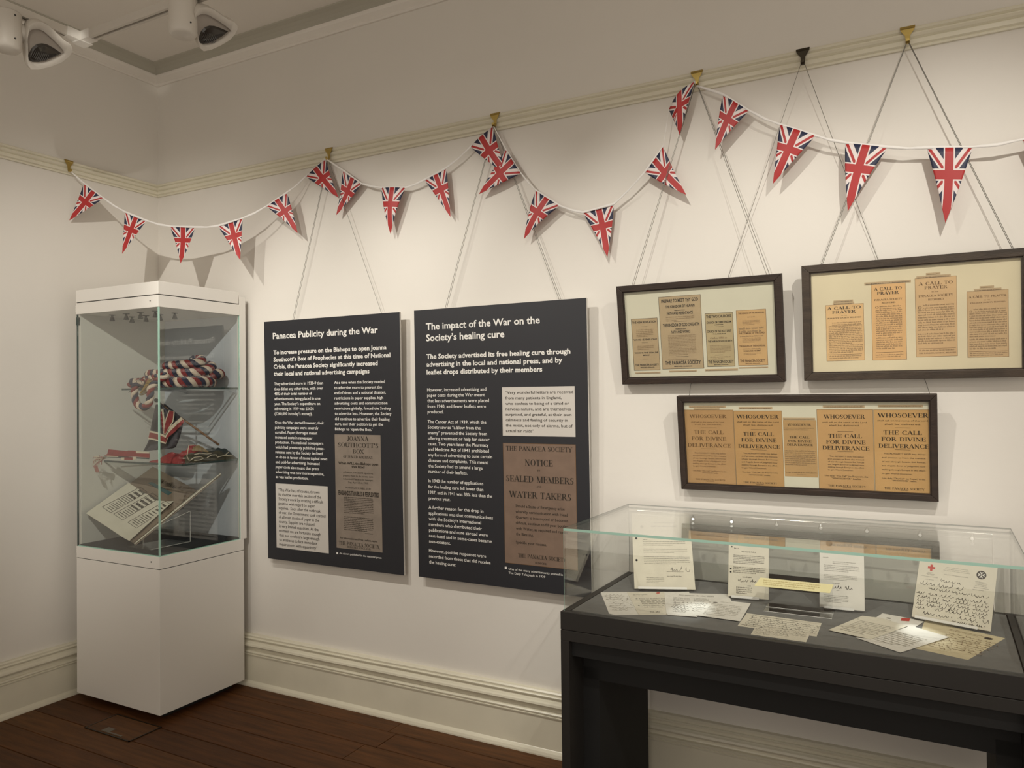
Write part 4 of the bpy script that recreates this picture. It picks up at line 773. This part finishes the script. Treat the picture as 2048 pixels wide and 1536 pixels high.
# bound newspaper volume on an acrylic stand
L, Ap, Cc, Bb = np.array([.150, -.522, .921]), np.array([.145, -.150, 1.127]), np.array([.515, -.170, 1.020]), np.array([.520, -.533, .812])
t = thing('newspaper_volume', 'large open bound newspaper volume propped on a clear stand inside the tall white case', 'book', tuple(Bb))
VP = Pl(Bb, Cc-Bb, L-Bb); N_ = VP.N if VP.N[2] > 0 else -VP.N
def q4(a, b, c_, d, th0, th1, mm, nm, lab=None, **k): m = MB(); m.prism([p+N_*th0 for p in (a, b, c_, d)], [p+N_*th1 for p in (a, b, c_, d)]); return obj(nm, m, mm, t, label=lab, **k)
q4(L, Ap, Cc, Bb, -.012, -.002, BOOKC, 'back_board')
def uvp(s_, r_): return L*(1-s_)*(1-r_)+Ap*s_*(1-r_)+Cc*s_*r_+Bb*(1-s_)*r_
# page with a curl: covers s 0..0.62 (slanted right limit)
def s_of(px, py):
    h = hit(px, py, N_, N_@L)-L; M2 = np.array([[((Ap-L)@(Ap-L)), (Ap-L)@(Bb-L)], [(Ap-L)@(Bb-L), (Bb-L)@(Bb-L)]]); return np.linalg.solve(M2, [h@(Ap-L), h@(Bb-L)])
K3 = 'k3'
rows = []
lft = [s_of(*cr(K3, *q)) for q in ((135, 650), (400, 820), (665, 1000))]; rgt = [s_of(*cr(K3, *q)) for q in ((645, 275), (1000, 490), (1200, 505))]
for i in range(19):
    f = i/18
    def lerp3(a): return a[0]*(1-2*f)+a[1]*2*f if f < .5 else a[1]*(2-2*f)+a[2]*(2*f-1)
    a, b = lerp3(lft), lerp3(rgt); rows.append([uvp(*(a+(b-a)*j/14))+N_*(.004+.010*(max(0, f-.75)/.25)**2*(1-.5*j/14)) for j in range(15)])
obj('open_page', MB().grid(rows), PAPER, t, label='cream printed page lying open', solid=.0012)
m = MB(); VQ = None
def pc(x, y, n=.006):
    s_, r_ = s_of(*cr(K3, x, y)); f = r_; return uvp(s_, r_)+N_*(n+.010*(max(0, f-.75)/.25)**2*.8)
rnd = random.Random(2)
for (bx, by), (ex, ey), dens, w in (((330, 575), (790, 330), 0, 60), ((470, 660), (940, 400), 1, 62), ((640, 760), (1100, 500), 1, 62)):
    dx, dy = ex-bx, ey-by
    cor = [(bx, by), (ex, ey), (ex+w*1.45, ey+w*1.0), (bx+w*1.75, by+w*1.15)]
    for a, b in zip(cor, cor[1:]+cor[:1]):
        v_ = np.array(b)-np.array(a); nn = np.array([-v_[1], v_[0]])/np.linalg.norm(v_)*2.2; m.poly([pc(*(np.array(a)+nn)), pc(*(np.array(a)-nn)), pc(*(np.array(b)-nn)), pc(*(np.array(b)+nn))])
    e1 = np.array([dx, dy])/100.; e2 = (np.array(cor[3])-np.array(cor[0]))/100.
    s0 = 6
    while s0 < 94:                                             # columns of type lying along e2
        big = (dens and s0 > 35) or (s0 > 60); wd_ = (rnd.choice((3., 5.5, 7.)) if big else 2.2); r0 = rnd.uniform(6, 30); r1 = 100-rnd.uniform(8, 22); x = r0
        while x < r1:
            ln_ = rnd.uniform(5, 12) if big else rnd.uniform(3, 7); o = np.array([bx, by])+e1*s0+e2*x; a = o+e1*wd_; b = a+e2*ln_; d_ = o+e2*ln_
            m.poly([pc(*o), pc(*a), pc(*b), pc(*d_)]); x += ln_+rnd.uniform(2, 4)
        s0 += wd_+(5.5 if big else 3.6)
obj('page_print', m, INK, t)
q = [s_of(*cr(K3, *z)) for z in ((880, 270), (925, 255), (1175, 385), (1130, 418))]
obj('teal_strip', MB().prism([uvp(*z)+N_*-.001 for z in q], [uvp(*z)+N_*.0005 for z in q]), TEAL, t, label='teal strip under the title')
# title on the cover
a, b, d = [uvp(*s_of(*cr(K3, *z))) for z in ((1035, 262), (1205, 348), (1060, 225))]
TP = Pl(a+N_*.0004, b-a, d-a); m = MB(); w_ = np.linalg.norm(b-a); serif(m, TP, 'NATIONAL', -.25*w_, 0, w_, .019, .0012)
obj('cover_title', m, INK, t)
Fr = np.array([.700, -.175, 1.118]); P1 = CAM+ray(302, 1058)*((-.46-CAM[1])/ray(302, 1058)[1])
for off, mm, nm, lab in ((0, PAPER, 'page_block', 'cream page edges'), (.006, BOOKC, 'cover_board', None)):
    o3 = np.array([.004, 0, -.010])*(1 if off else .3); m = MB(); base = [Bb+o3+N_*-.004, P1+o3, Fr+o3, Cc+o3+N_*-.004]
    m.prism([p+np.array([.0025, 0, -.0045]) for p in base], base); obj(nm, m, mm, t, label=lab)
st = thing('acrylic_book_stand', 'clear acrylic stand holding up the newspaper volume', 'stand', (.5, -.38, .772))
def sheet(pl4, th): a, b, c_, d = [np.array(p, float) for p in pl4]; n = np.cross(b-a, d-a); n /= np.linalg.norm(n); return MB().prism([a, b, c_, d], [p+n*th for p in (a, b, c_, d)])
obj('stand_base', sheet([(.42, -.50, .773), (.60, -.50, .773), (.60, -.28, .773), (.42, -.28, .773)], .003), ACR, st)
obj('stand_upright', sheet([(.60, -.50, .776), (.60, -.28, .776), (.60, -.28, .93), (.60, -.50, .875)], .003), ACR, st); obj('stand_upright', sheet([(.46, -.44, .776), (.58, -.33, .776), (.58, -.33, .93), (.46, -.44, .86)], .003), ACR, st)
obj('stand_edge', MB().tube([(.602, -.28, .778), (.602, -.28, .930), (.602, -.50, .876)], .0013, 5).tube([(.602, -.50, .778), (.602, -.28, .778)], .0013, 5).tube([(.46, -.44, .778), (.46, -.44, .86)], .0013, 5), CORE, st)
# ------------------------------------------------------------------ table display case
th = -.0153; TX, TY = 2.8242, -.657; ct, sn = math.cos(th), math.sin(th)
def T(u, v, z): return np.array((TX+u*ct-v*sn, TY+u*sn+v*ct, z))
TW, TD = 1.247, .594
def tb(mb, u0, v0, z0, u1, v1, z1): return mb.hexa([T(u, v, z) for z in (z0, z1) for u, v in ((u0, v0), (u1, v0), (u1, v1), (u0, v1))])
ZD, ZT = .8035, 1.068
t = thing('table_display_case', 'long black table case with a low glass box top', 'display case', tuple(T(TW/2, TD/2, 0)))
obj('top_frame', tb(tb(tb(tb(MB(), -.010, -.010, .7470, TW+.010, .012, ZD), -.010, TD-.012, .7470, TW+.010, TD+.008, ZD), -.010, .012, .7470, .014, TD-.012, ZD), TW-.014, .012, .7470, TW+.010, TD-.012, ZD), TBL, t, bevel=.001)
obj('apron', tb(tb(MB(), -.010, -.010, .712, TW+.010, .020, .7455), -.010, TD-.03, .712, TW+.010, TD+.006, .7455), TBL, t, bevel=.001)
for u0, u1, f0, f1 in ((-.010, .019, .019, .075), (TW-.019, TW+.010, TW-.075, TW-.019)):
    l_ = obj('leg', tb(MB(), u0, -.010, 0, u1, TD+.006, .712), TBL, t, bevel=.001)
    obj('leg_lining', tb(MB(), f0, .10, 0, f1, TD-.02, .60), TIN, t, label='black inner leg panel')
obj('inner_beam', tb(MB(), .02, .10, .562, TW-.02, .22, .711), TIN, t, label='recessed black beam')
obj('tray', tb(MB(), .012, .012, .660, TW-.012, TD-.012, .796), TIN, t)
obj('deck', tb(MB(), .018, .018, .796, TW-.018, TD-.018, .804), DECK, t, label='dark grey baize display deck')
obj('deck_channel', tb(tb(MB(), .012, .012, .796, TW-.012, .018, .799), .012, .012, .796, .018, TD-.012, .799), BLK, t)
g = .0055; gt = .0078
GLN = glass('table_side_glass', (.975, .981, .972), 1.0)
obj('glass_top', tb(MB(), 0, 0, ZT-gt, TW, TD, ZT), GLT, t); obj('glass_front', tb(MB(), .001, 0, .7985, TW-.001, g, ZT-gt-.0003), GLN, t)
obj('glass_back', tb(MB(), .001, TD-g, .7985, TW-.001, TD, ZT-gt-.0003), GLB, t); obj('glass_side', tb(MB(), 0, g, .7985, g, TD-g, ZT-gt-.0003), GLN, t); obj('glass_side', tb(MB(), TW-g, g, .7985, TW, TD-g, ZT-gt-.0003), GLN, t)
e = MB(); tb(e, -.0004, -.0008, ZT-gt, TW, 0, ZT); tb(e, -.0008, 0, .8035, 0, .0012, ZT-gt); obj('glass_edge', e, GEDGE, t, label='bright green polished glass edge')
e = MB(); tb(e, -.0006, TD-.0012, ZT-.004, TW, TD+.0008, ZT+.0002); tb(e, -.0008, 0, ZT-gt, .0008, TD, ZT+.0002); tb(e, TW-.0015, 0, ZT-gt, TW+.0008, TD, ZT+.0002); tb(e, -.0006, TD-.001, .8035, .0006, TD, ZT-gt); tb(e, TW-.004, TD-.004, .8035, TW+.0006, TD, ZT-gt); obj('glass_edge', e, GEDGED, t, label='dark glass edge')
rod = thing('led_light_bar', 'slim bar of seven tiny ball lights along the back of the table case', 'light bar', tuple(T(.7, .54, 1.05)))
obj('bar', MB().tube([T(.05, .555, 1.052), T(TW-.05, .555, 1.052)], .0022, 6), CHROME, rod); obj('bar_end', MB().tube([T(.05, .555, 1.052), T(.05, .555, .805)], .0018, 6).tube([T(TW-.05, .555, 1.052), T(TW-.05, .555, .805)], .0018, 6), CHROME, rod)
for i, u in enumerate((.265, .405, .560, .703, .845, 1.0, 1.143)):
    p = T(u, .548, 1.036); b = obj('ball_light', MB().lathe(p, (0, 0, 1), [(.0005, -.0085), (.005, -.007), (.0076, -.0035), (.0085, 0), (.007, .0045), (.0035, .008), (.0025, .016)], 14), CHROME if i > 1 else BLK, rod, smooth=True)
    dv = CAM-p; dv /= np.linalg.norm(dv); cc = p+np.array([0, 0, -.001])+dv*.0035
    obj('bulb', MB().lathe(cc, dv, [(.0056, .001), (.005, .0035), (.003, .0052), (.0003, .006)], 12), LEDON if i in (0, 1) else mat('led_bulb_dim', (.9, .85, .8), .3, emit=.6), b)
for u, v, aim in ((.405, .545, HZ(1385, 1222, ZD)), (.872, .545, HZ(1845, 1268, ZD))):
    spot('mini_led', tuple(T(u, v-.02, 1.022)), tuple(aim), 6.5, 22, 1., .003, (.95, 1, .97))
# --- flat papers on the deck
def paper_flat(name, label, quad, mm, lev, draw=None, group='letters lying flat in the table case', cat='letter', ax=(0, 1, 3), ink=GREYINK):
    z = ZD+.0008+lev*.0011; f = [HZ(*p, z) for p in quad]; cpt = sum(f)/len(f)
    t = thing(name, label, cat, tuple(cpt), group)
    s_ = obj('sheet', MB().prism([p-np.array([0, 0, .0007]) for p in f], f), mm, t)
    if draw:
        a, b, d = (f[k_] for k_ in ax); pl = Pl(d, b-a, a-d); tx = MB(); draw(tx, pl, np.linalg.norm(b-a), np.linalg.norm(a-d), t); obj('writing', tx, ink, t)
    return t
def typed(blocks): 
    def f(tx, pl, w, h, t):
        for kind, x0, x1, y0, y1, n in blocks:
            if kind == 'g': greek(tx, pl, w*x0, w*x1, h*(1-y0), h*(1-y1), n, xh=.42)
            elif kind == 's':
                for i in range(n): scrawl(tx, pl, w*x0, h*(1-y0-(y1-y0)*(i+.7)/n), w*(x1-(.3 if i == n-1 else 0)), h*(y1-y0)/n*.62, .0013, seed=i+int(x0*50), slant=.1)
            elif kind == 'h': disc(tx, pl, w*x0, h*(1-y0), .0032, .0005)
    return f
pf = paper_flat
pf('handwritten_letter', 'leftmost handwritten sheet of the overlapping row at the left of the deck', [cr('d4', *q) for q in ((128, 388), (470, 385), (620, 660), (310, 662), (230, 645))], PAPERW, 0, None)
def dr(tx, pl, w, h, t): pass
def add_writing(t, quad, blocks, lev, ink=GREYINK):
    z = ZD+.0009+lev*.0011; a, b, d = [HZ(*p, z) for p in quad]; pl = Pl(d, b-a, a-d); w, h = np.linalg.norm(b-a), np.linalg.norm(a-d); tx = MB(); typed(blocks)(tx, pl, w, h, t); obj('writing', tx, ink, t)
Y4 = lambda *pts: [cr('d4', *q) for q in pts]
t = COL.objects['handwritten_letter']; add_writing(t, Y4((150, 395), (455, 390), (250, 640)), [('s', .12, .95, .08, .92, 8), ('h', .13, 0, .35, 0, 0), ('h', .13, 0, .68, 0, 0)], 0, PALEINK)
t = pf('typed_letter', 'second sheet of the overlapping row, with a small red letterhead mark', Y4((445, 387), (900, 385), (925, 655), (600, 660), (575, 640)), PAPER, 1)
add_writing(t, Y4((470, 392), (885, 390), (600, 645)), [('g', .08, .5, .08, .2, 2), ('g', .2, .97, .28, .75, 6), ('g', .3, .7, .88, .97, 1), ('h', .12, 0, .32, 0, 0), ('h', .08, 0, .65, 0, 0)], 1)
obj('red_letterhead', MB().prism([HZ(*cr('d4', *q), ZD+.0019) for q in ((800, 392), (838, 388), (840, 402), (800, 404))], [HZ(*cr('d4', *q), ZD+.0021) for q in ((800, 392), (838, 388), (840, 402), (800, 404))]), REDINK, t, label='red letterhead mark')
t = pf('handwritten_form', 'third sheet of the overlapping row, a handwritten form with two columns', Y4((895, 387), (1190, 383), (1200, 400), (1660, 412), (1705, 490), (1400, 560), (1290, 685), (940, 660), (920, 640)), PAPERW, 2)
add_writing(t, Y4((910, 392), (1660, 430), (935, 655)), [('g', .14, .95, .04, .12, 1), ('g', .06, .33, .2, .38, 4), ('g', .38, .62, .2, .38, 4), ('s', .06, .6, .42, .9, 6), ('h', .06, 0, .35, 0, 0), ('h', .05, 0, .66, 0, 0)], 2)
t = pf('typed_letter', 'tilted typed sheet at the right end of the overlapping row', Y4((1470, 470), (1938, 522), (1810, 737), (1280, 665)), PAPERW, 3)
add_writing(t, Y4((1470, 470), (1938, 522), (1280, 665)), [('g', .3, .75, .08, .14, 1), ('g', .12, .92, .22, .9, 8), ('h', .04, 0, .2, 0, 0), ('h', .06, 0, .6, 0, 0)], 3, PALEINK)
p_ = HZ(*cr('d4', 1510, 512), ZD+.0043); obj('crest', MB().lathe(p_, (0, 0, 1), [(.0002, .0001), (.0075, 0), (.0075, -.0002)], 14), GREYINK, t, label='small printed crest')
Y3 = lambda *pts: [cr('d3', *q) for q in pts]
t = pf('handwritten_slip', 'upper of the two overlapping handwritten slips in the middle front', Y3((365, 725), (1388, 862), (1320, 1045), (240, 898)), PAPER, 0)
add_writing(t, Y3((365, 725), (1388, 862), (240, 898)), [('g', .06, .95, .08, .16, 1), ('s', .06, .97, .2, .95, 6), ('h', .04, 0, .86, 0, 0)], 0)
t = pf('handwritten_slip', 'lower of the two overlapping handwritten slips in the middle front, on top', Y3((480, 915), (1240, 985), (1175, 1120), (420, 1015)), PAPER, 1)
add_writing(t, Y3((480, 915), (1240, 985), (420, 1015)), [('s', .05, .97, .1, .9, 4)], 1, PALEINK)
Y2 = lambda *pts: [cr('d2', *q) for q in pts]
t = pf('typed_letter', 'large tan handwritten letter at the right end of the deck, lowest of its pile', Y2((1215, 1012), (1890, 1160), (1578, 1342), (1130, 1245)), PAPERT, 0)
add_writing(t, Y2((1215, 1012), (1890, 1160), (960, 1190)), [('g', .22, .75, .1, .18, 2), ('s', .28, .90, .24, .88, 9)], 0, INKM)
p_ = HZ(*cr('d2', 1750, 1163), ZD+.0012); obj('crest', MB().lathe(p_, (0, 0, 1), [(.0002, .0001), (.0105, 0), (.0105, -.0002)], 16), INK, t, label='round black emblem')
t = pf('typed_letter', 'sheet with a red stamp in the pile of letters at the right', Y2((860, 950), (1212, 1018), (1120, 1075), (800, 990)), PAPERW, 1)
add_writing(t, Y2((860, 950), (1212, 1018), (700, 1020)), [('g', .1, .5, .4, .9, 3)], 1, PALEINK)
obj('red_stamp', MB().prism(*[[HZ(*cr('d2', *q), ZD+z_) for q in ((1020, 990), (1093, 993), (1085, 1018), (1012, 1013))] for z_ in (.0020, .0022)]), REDINK, t, label='red rectangular stamp')
p_ = HZ(*cr('d2', 912, 992), ZD+.0022); obj('crest', MB().lathe(p_, (0, 0, 1), [(.0002, .0001), (.0065, 0), (.0065, -.0002)], 14), GREYINK, t, label='small printed crest')
t = pf('typed_letter', 'pale typed letter under the curled sheet in the pile at the right', Y2((1100, 1055), (1420, 1150), (1010, 1280), (640, 1155), (760, 1165)), PAPERW, 2)
add_writing(t, Y2((1060, 1060), (1400, 1150), (680, 1160)), [('g', .1, .95, .3, .92, 8)], 2, PALEINK)
t = pf('typed_letter', 'curled typed sheet with punch holes at the left of the right-hand pile', Y2((690, 972), (850, 990), (1070, 1058), (760, 1168), (405, 1090)), PAPER, 3)
add_writing(t, Y2((690, 985), (1040, 1060), (430, 1088)), [('g', .12, .95, .15, .9, 9), ('h', .04, 0, .15, 0, 0), ('h', .06, 0, .72, 0, 0)], 3, PALEINK)
# --- letters on acrylic easels
def easel(lab, lab2, Lp, Rp, deg, ln, mm, z=.8125, lift=.006):
    a, b = HZ(*Lp, z), HZ(*Rp, z); e_ = b-a; w = np.linalg.norm(e_); e_ /= w; n = np.array([-e_[1], e_[0], 0])
    V = n*math.cos(math.radians(deg))+np.array([0, 0, math.sin(math.radians(deg))]); pl = Pl(a, e_, V)
    st = thing('acrylic_easel', lab2, 'stand', (a[0], a[1], ZD+.001), 'clear easels in the table case')
    m = MB(); m.slab(pl, .012, -.004, w-.004, ln*.8, -.0055, -.0030); obj('back_plate', m, ACR, st)
    m = MB(); f0 = pl.P(.012, -.004, 0); m.hexa([pl.P(u, -.0045+v*.002, n_) for v in (0, 1) for u, n_ in ((.012, -.0055), (w-.03, -.0055), (w-.03, .010), (.012, .010))]); obj('ledge', m, ACR, st)
    top = pl.P(.03, ln*.55, -.006); bk = top+n*.05; 
    obj('prop', MB().prism([top, pl.P(w-.03, ln*.55, -.006), np.array([*(pl.P(w-.03, 0, 0)+n*.10)[:2], ZD+.0012]), np.array([*(pl.P(.03, 0, 0)+n*.10)[:2], ZD+.0012])], [q+n*.002 for q in (top, pl.P(w-.03, ln*.55, -.006), np.array([*(pl.P(w-.03, 0, 0)+n*.10)[:2], ZD+.0012]), np.array([*(pl.P(.03, 0, 0)+n*.10)[:2], ZD+.0012]))]), ACR, st)
    obj('front_lip', m2 := MB().slab(pl, .012, -.004, w-.03, .004, .0085, .0098), CORE, st, label='bright polished lip')
    t = thing('displayed_letter', lab, 'letter', tuple(a), 'letters propped on clear easels'); obj('sheet', MB().slab(pl, 0, 0, w, ln, -.0028, -.0010), mm, t)
    return t, Pl(pl.P(0, 0, -.0010), pl.U, pl.V), w, ln
t, pl, w, h = easel('large typed letter with two punch holes, propped at the left of the table case', 'clear easel behind the large typed letter at the left', (1269, 1177), (1391, 1179), 57, .290, PAPER)
tx = MB()
for x0, x1, y0, y1, n in ((.18, .3, .37, .40, 1), (.18, .9, .40, .47, 3), (.18, .92, .50, .565, 3), (.18, .95, .60, .71, 5), (.55, .9, .84, .87, 1), (.55, .95, .79, .81, 1), (.2, .5, .87, .95, 4)): greek(tx, pl, w*x0, w*x1, h*(1.02-y0), h*(1.02-y1), n, xh=.4)
for i, (x0, x1, y0, n) in enumerate(((.38, .75, .12, 1), (.32, .78, .17, 1))): greek(tx, pl, w*x0, w*x1, h*(1-y0), h*(1-y0-.035), 1, xh=.5, last=1)
scrawl(tx, pl, w*.60, h*.225, w*.93, .016, .0013, seed=3); obj('typing', tx, GREYINK, t)
m = MB(); disc(m, pl, w*.065, h*.645, .0042, .0004, 14); disc(m, pl, w*.055, h*.36, .0042, .0004, 14); obj('punch_hole', m, HOLE, t)
m = MB(); disc(m, pl, w*.17, h*.80, .0065, .0004, 14); obj('crest', m, PALEINK, t, label='faint printed crest')
t, pl, w, h = easel('typed letter with a signature, propped left of the yellow label', 'clear easel behind the letter left of the yellow label', (1456, 1192), (1537.5, 1199), 75, .205, PAPER)
tx = MB()
for x0, x1, y0, y1, n in ((.52, .95, .12, .16, 1), (.14, .32, .2, .235, 1), (.33, .83, .25, .285, 1), (.12, .9, .32, .47, 6), (.12, .93, .51, .62, 4), (.35, .7, .66, .69, 1), (.48, .62, .80, .825, 1), (.2, .6, .83, .95, 4)): greek(tx, pl, w*x0, w*x1, h*(1-y0), h*(1-y1), n, xh=.5)
scrawl(tx, pl, w*.24, h*.245, w*.75, .010, .0010, seed=8); obj('typing', tx, INK, t)
m = MB(); disc(m, pl, w*.06, h*.44, .003, .0004); disc(m, pl, w*.06, h*.39, .003, .0004); disc(m, pl, w*.08, h*.8, .0025, .0004); obj('punch_hole', m, HOLE, t)
t, pl, w, h = easel('pale typed letter with a dark signature, propped right of the yellow label', 'clear easel behind the letter right of the yellow label', (1639, 1213), (1729.5, 1222), 72, .205, PAPERW)
tx = MB()
for x0, x1, y0, y1, n in ((.48, .8, .14, .17, 1), (.08, .28, .22, .25, 1), (.3, .82, .28, .33, 2), (.1, .9, .34, .45, 4), (.1, .85, .49, .58, 4), (.3, .55, .61, .64, 1), (.38, .48, .72, .74, 1), (.1, .65, .80, .92, 5)): greek(tx, pl, w*x0, w*x1, h*(1-y0), h*(1-y1), n, xh=.42)
obj('typing', tx, GREYINK, t)
tx = MB(); scrawl(tx, pl, w*.25, h*.30, w*.78, .010, .0012, seed=11); obj('signature', tx, INK, t)
m = MB(); disc(m, pl, w*.22, h*.985, .010, .0004, 14); obj('crest', m, GREYINK, t, label='grey printed crest')
# the handwritten Red Cross letter
t, pl, w, h = easel('large handwritten letter headed by a red cross and round black emblem, propped upright', 'clear easel behind the large handwritten letter at the right', (1823, 1233), (1981, 1262.5), 63, .188, PAPER)
def dc(x, y): return pl.c('d5', x, y)
m = MB(); u, v = dc(372, 328); a = .0042; m.slab(pl, u-a*2.4, v-a*.8, u+a*2.4, v+a*.8, 0, .0004); m.slab(pl, u-a*.8, v-a*2.4, u+a*.8, v+a*2.4, 0, .00045); obj('red_cross', m, REDINK, t, label='printed red cross')
u, v = dc(962, 415); m = MB(); disc(m, pl, u, v, .0128, .0004, 24); e8 = obj('round_emblem', m, INK, t, label='round black emblem with a white eight-pointed cross')
m = MB()
for k_ in range(4):
    g = math.pi/2*k_+math.pi/4*0; c_, s2 = math.cos(g), math.sin(g)
    R2 = lambda x, y: pl.P(u+x*c_-y*s2, v+x*s2+y*c_, .0007)
    m.poly([R2(.0006, 0), R2(.0095, -.0052), R2(.0072, 0)]); m.poly([R2(.0006, 0), R2(.0072, 0), R2(.0095, .0052)])
obj('star_cross', m, PAPERW, e8)
tx = MB()
def dl(s_, x0, x1, y, cp, bold=0.): u0, v0 = dc(x0, y); u1, _ = dc(x1, y+(x1-x0)*.10); sans(tx, pl, s_, u0, v0, u1, cp, .0004, bold)
dl('JOINT WAR ORGANISATION', 548, 805, 326, .0018); dl('British Red Cross Society and', 537, 812, 345, .0022); dl('The Order of St. John of Jerusalem', 512, 828, 360, .0022); dl('COUNTY OF BEDFORDSHIRE', 520, 805, 410, .0024)
for x0, x1, y in ((325, 395, 383), (312, 415, 397), (325, 400, 411), (250, 450, 420), (295, 400, 462), (890, 1010, 492), (895, 1035, 508), (895, 1025, 524), (885, 1030, 540), (870, 1055, 560), (857, 990, 585)):
    u0, v0 = dc(x0, y); u1, _ = dc(x1, y+(x1-x0)*.1); greek(tx, pl, u0, u1, v0+.0022, v0-.0008, 1, xh=.55, last=1)
obj('letterhead_text', tx, GREYINK, t)
tx = MB()
for i, (x0, x1, y, hh) in enumerate(((475, 715, 490, 38), (240, 735, 520, 48), (330, 1045, 580, 38), (195, 1030, 625, 42), (200, 1045, 670, 42), (190, 1045, 712, 42), (185, 1050, 755, 44), (180, 290, 800, 38), (415, 1000, 830, 44), (262, 610, 870, 40), (675, 1055, 930, 60), (610, 1000, 965, 26))):
    u0, v0 = dc(x0, y); u1, _ = dc(x1, y+(x1-x0)*.11); scrawl(tx, pl, u0, v0, u1, abs(dc(x0, y)[1]-dc(x0, y+hh)[1])*.9, .0010, .0005, seed=i+20)
obj('handwriting', tx, INK, t)
# yellow label on its clear wedge
a, b = HZ(1527, 1222, ZD+.001), HZ(1664, 1238, ZD+.001); e_ = (b-a)/np.linalg.norm(b-a); n = np.array([-e_[1], e_[0], 0])
st = thing('acrylic_wedge', 'clear acrylic wedge carrying the yellow label in the middle of the deck', 'stand', tuple(a))
w = np.linalg.norm(b-a); WPL = Pl(a, e_, n*.55+np.array([0, 0, .83]))
obj('sloping_front', MB().slab(WPL, 0, 0, w, .125, -.003, 0), ACR, st); obj('base_plate', MB().prism([a, b, b+n*.10, a+n*.10], [q+np.array([0, 0, .002]) for q in (a, b, b+n*.10, a+n*.10)]), ACR, st)
obj('polished_edge', MB().tube([WPL.P(0, 0, .001), WPL.P(w, 0, .001)], .0010, 5).tube([a+n*.045+np.array([0, 0, .003]), b+n*.045+np.array([0, 0, .003])], .0010, 5), CORE, st)
Y7 = [cr('d7', *q) for q in ((517, 930), (1455, 1022), (1408, 1130), (440, 1035))]
t = thing('yellow_label', 'long pale yellow typed label standing in front of the two middle letters', 'label', tuple(WPL.P(w/2, .09, .001)))
q = [WPL.uv(*z) for z in Y7]; obj('card', MB().prism([WPL.P(*z, .0004) for z in q[::-1]], [WPL.P(*z, .0014) for z in q[::-1]]), YELL, t)
LP2 = Pl(WPL.P(*q[3], .0015), WPL.P(*q[2])-WPL.P(*q[3]), WPL.P(*q[0])-WPL.P(*q[3])); lw = np.linalg.norm(WPL.P(*q[2])-WPL.P(*q[3])); lh = abs((WPL.P(*q[0])-WPL.P(*q[3]))@LP2.V)
tx = MB(); greek(tx, LP2, lw*.12, lw*.88, lh*.86, lh*.18, 3, xh=.5, n=.0003, last=.9); obj('label_text', tx, mat('ochre_ink', (.42, .31, .12), .8), t)
# ------------------------------------------------------------------ turn lettering jobs into meshes
need = {}
for j in JOBS:
    if isinstance(j[2], list):
        for s_ in j[2]: need[(s_, j[10])] = None
    else: need[(j[2], j[8])] = None
tmp = []
for (s_, bold) in need:
    cu = bpy.data.curves.new('t', 'FONT'); cu.body = s_; cu.size = 1; cu.resolution_u = 2; cu.offset = bold; cu.fill_mode = 'FRONT'
    o = bpy.data.objects.new('t', cu); COL.objects.link(o); tmp.append(((s_, bold), o))
dg = bpy.context.evaluated_depsgraph_get(); dg.update()
for key, o in tmp:
    ev = o.evaluated_get(dg); me = ev.to_mesh(); vs = np.array([v.co[:2] for v in me.vertices]); fs = [tuple(p.vertices) for p in me.polygons]; ev.to_mesh_clear()
    need[key] = (vs, fs, vs[:, 0].min(), vs[:, 0].max())
for key, o in tmp: cu = o.data; bpy.data.objects.remove(o); bpy.data.curves.remove(cu)
CAPH = .729
def put(mb, pl, key, u0, v0, sx, cap, n):
    vs, fs, xm, xM = need[key]; U_ = u0+(vs[:, 0]-xm)*sx; V_ = v0+vs[:, 1]*cap/CAPH
    pts = pl.o+np.outer(U_, pl.U)+np.outer(V_, pl.V)+pl.N*n; mb.add(pts, fs)
for j in JOBS:
    if isinstance(j[2], list):
        mb, pl, lines, ua, va, du, vb, ur, wi, cap, bold = j; vs, fs, xm, xM = need[(lines[wi], bold)]; sx = (ur-ua-du)/(xM-xm)
        for i, s_ in enumerate(lines): v = va+(vb-va)*(i/max(1, len(lines)-1)); put(mb, pl, (s_, bold), ua+du, v, sx, cap, .0006)
    else:
        mb, pl, s_, u0, v0, u1, cap, n, bold, sx = j; vs, fs, xm, xM = need[(s_, bold)]; put(mb, pl, (s_, bold), u0, v0, (u1-u0)/(xM-xm), cap, n)
# ------------------------------------------------------------------ build all meshes
for o, mb, smooth in PENDING:
    off = ORG[o]; me = o.data
    me.from_pydata([tuple(np.array(v)-off) for v in mb.v], [], mb.f)
    if smooth: me.polygons.foreach_set('use_smooth', [True]*len(me.polygons))
    if hasattr(mb, 'uvs'):
        ul = me.uv_layers.new(name='UVMap')
        for lp_ in me.loops: ul.data[lp_.index].uv = mb.uvs[lp_.vertex_index]
    me.update()
for o, mb, smooth in PENDING:
    if o.modifiers.get('bevel') or len(mb.f) < 60 or o.name.startswith(('trim', 'baseboard', 'hook', 'frame')):
        import bmesh
        bm = bmesh.new(); bm.from_mesh(o.data); bmesh.ops.recalc_face_normals(bm, faces=bm.faces[:]); bm.to_mesh(o.data); bm.free()
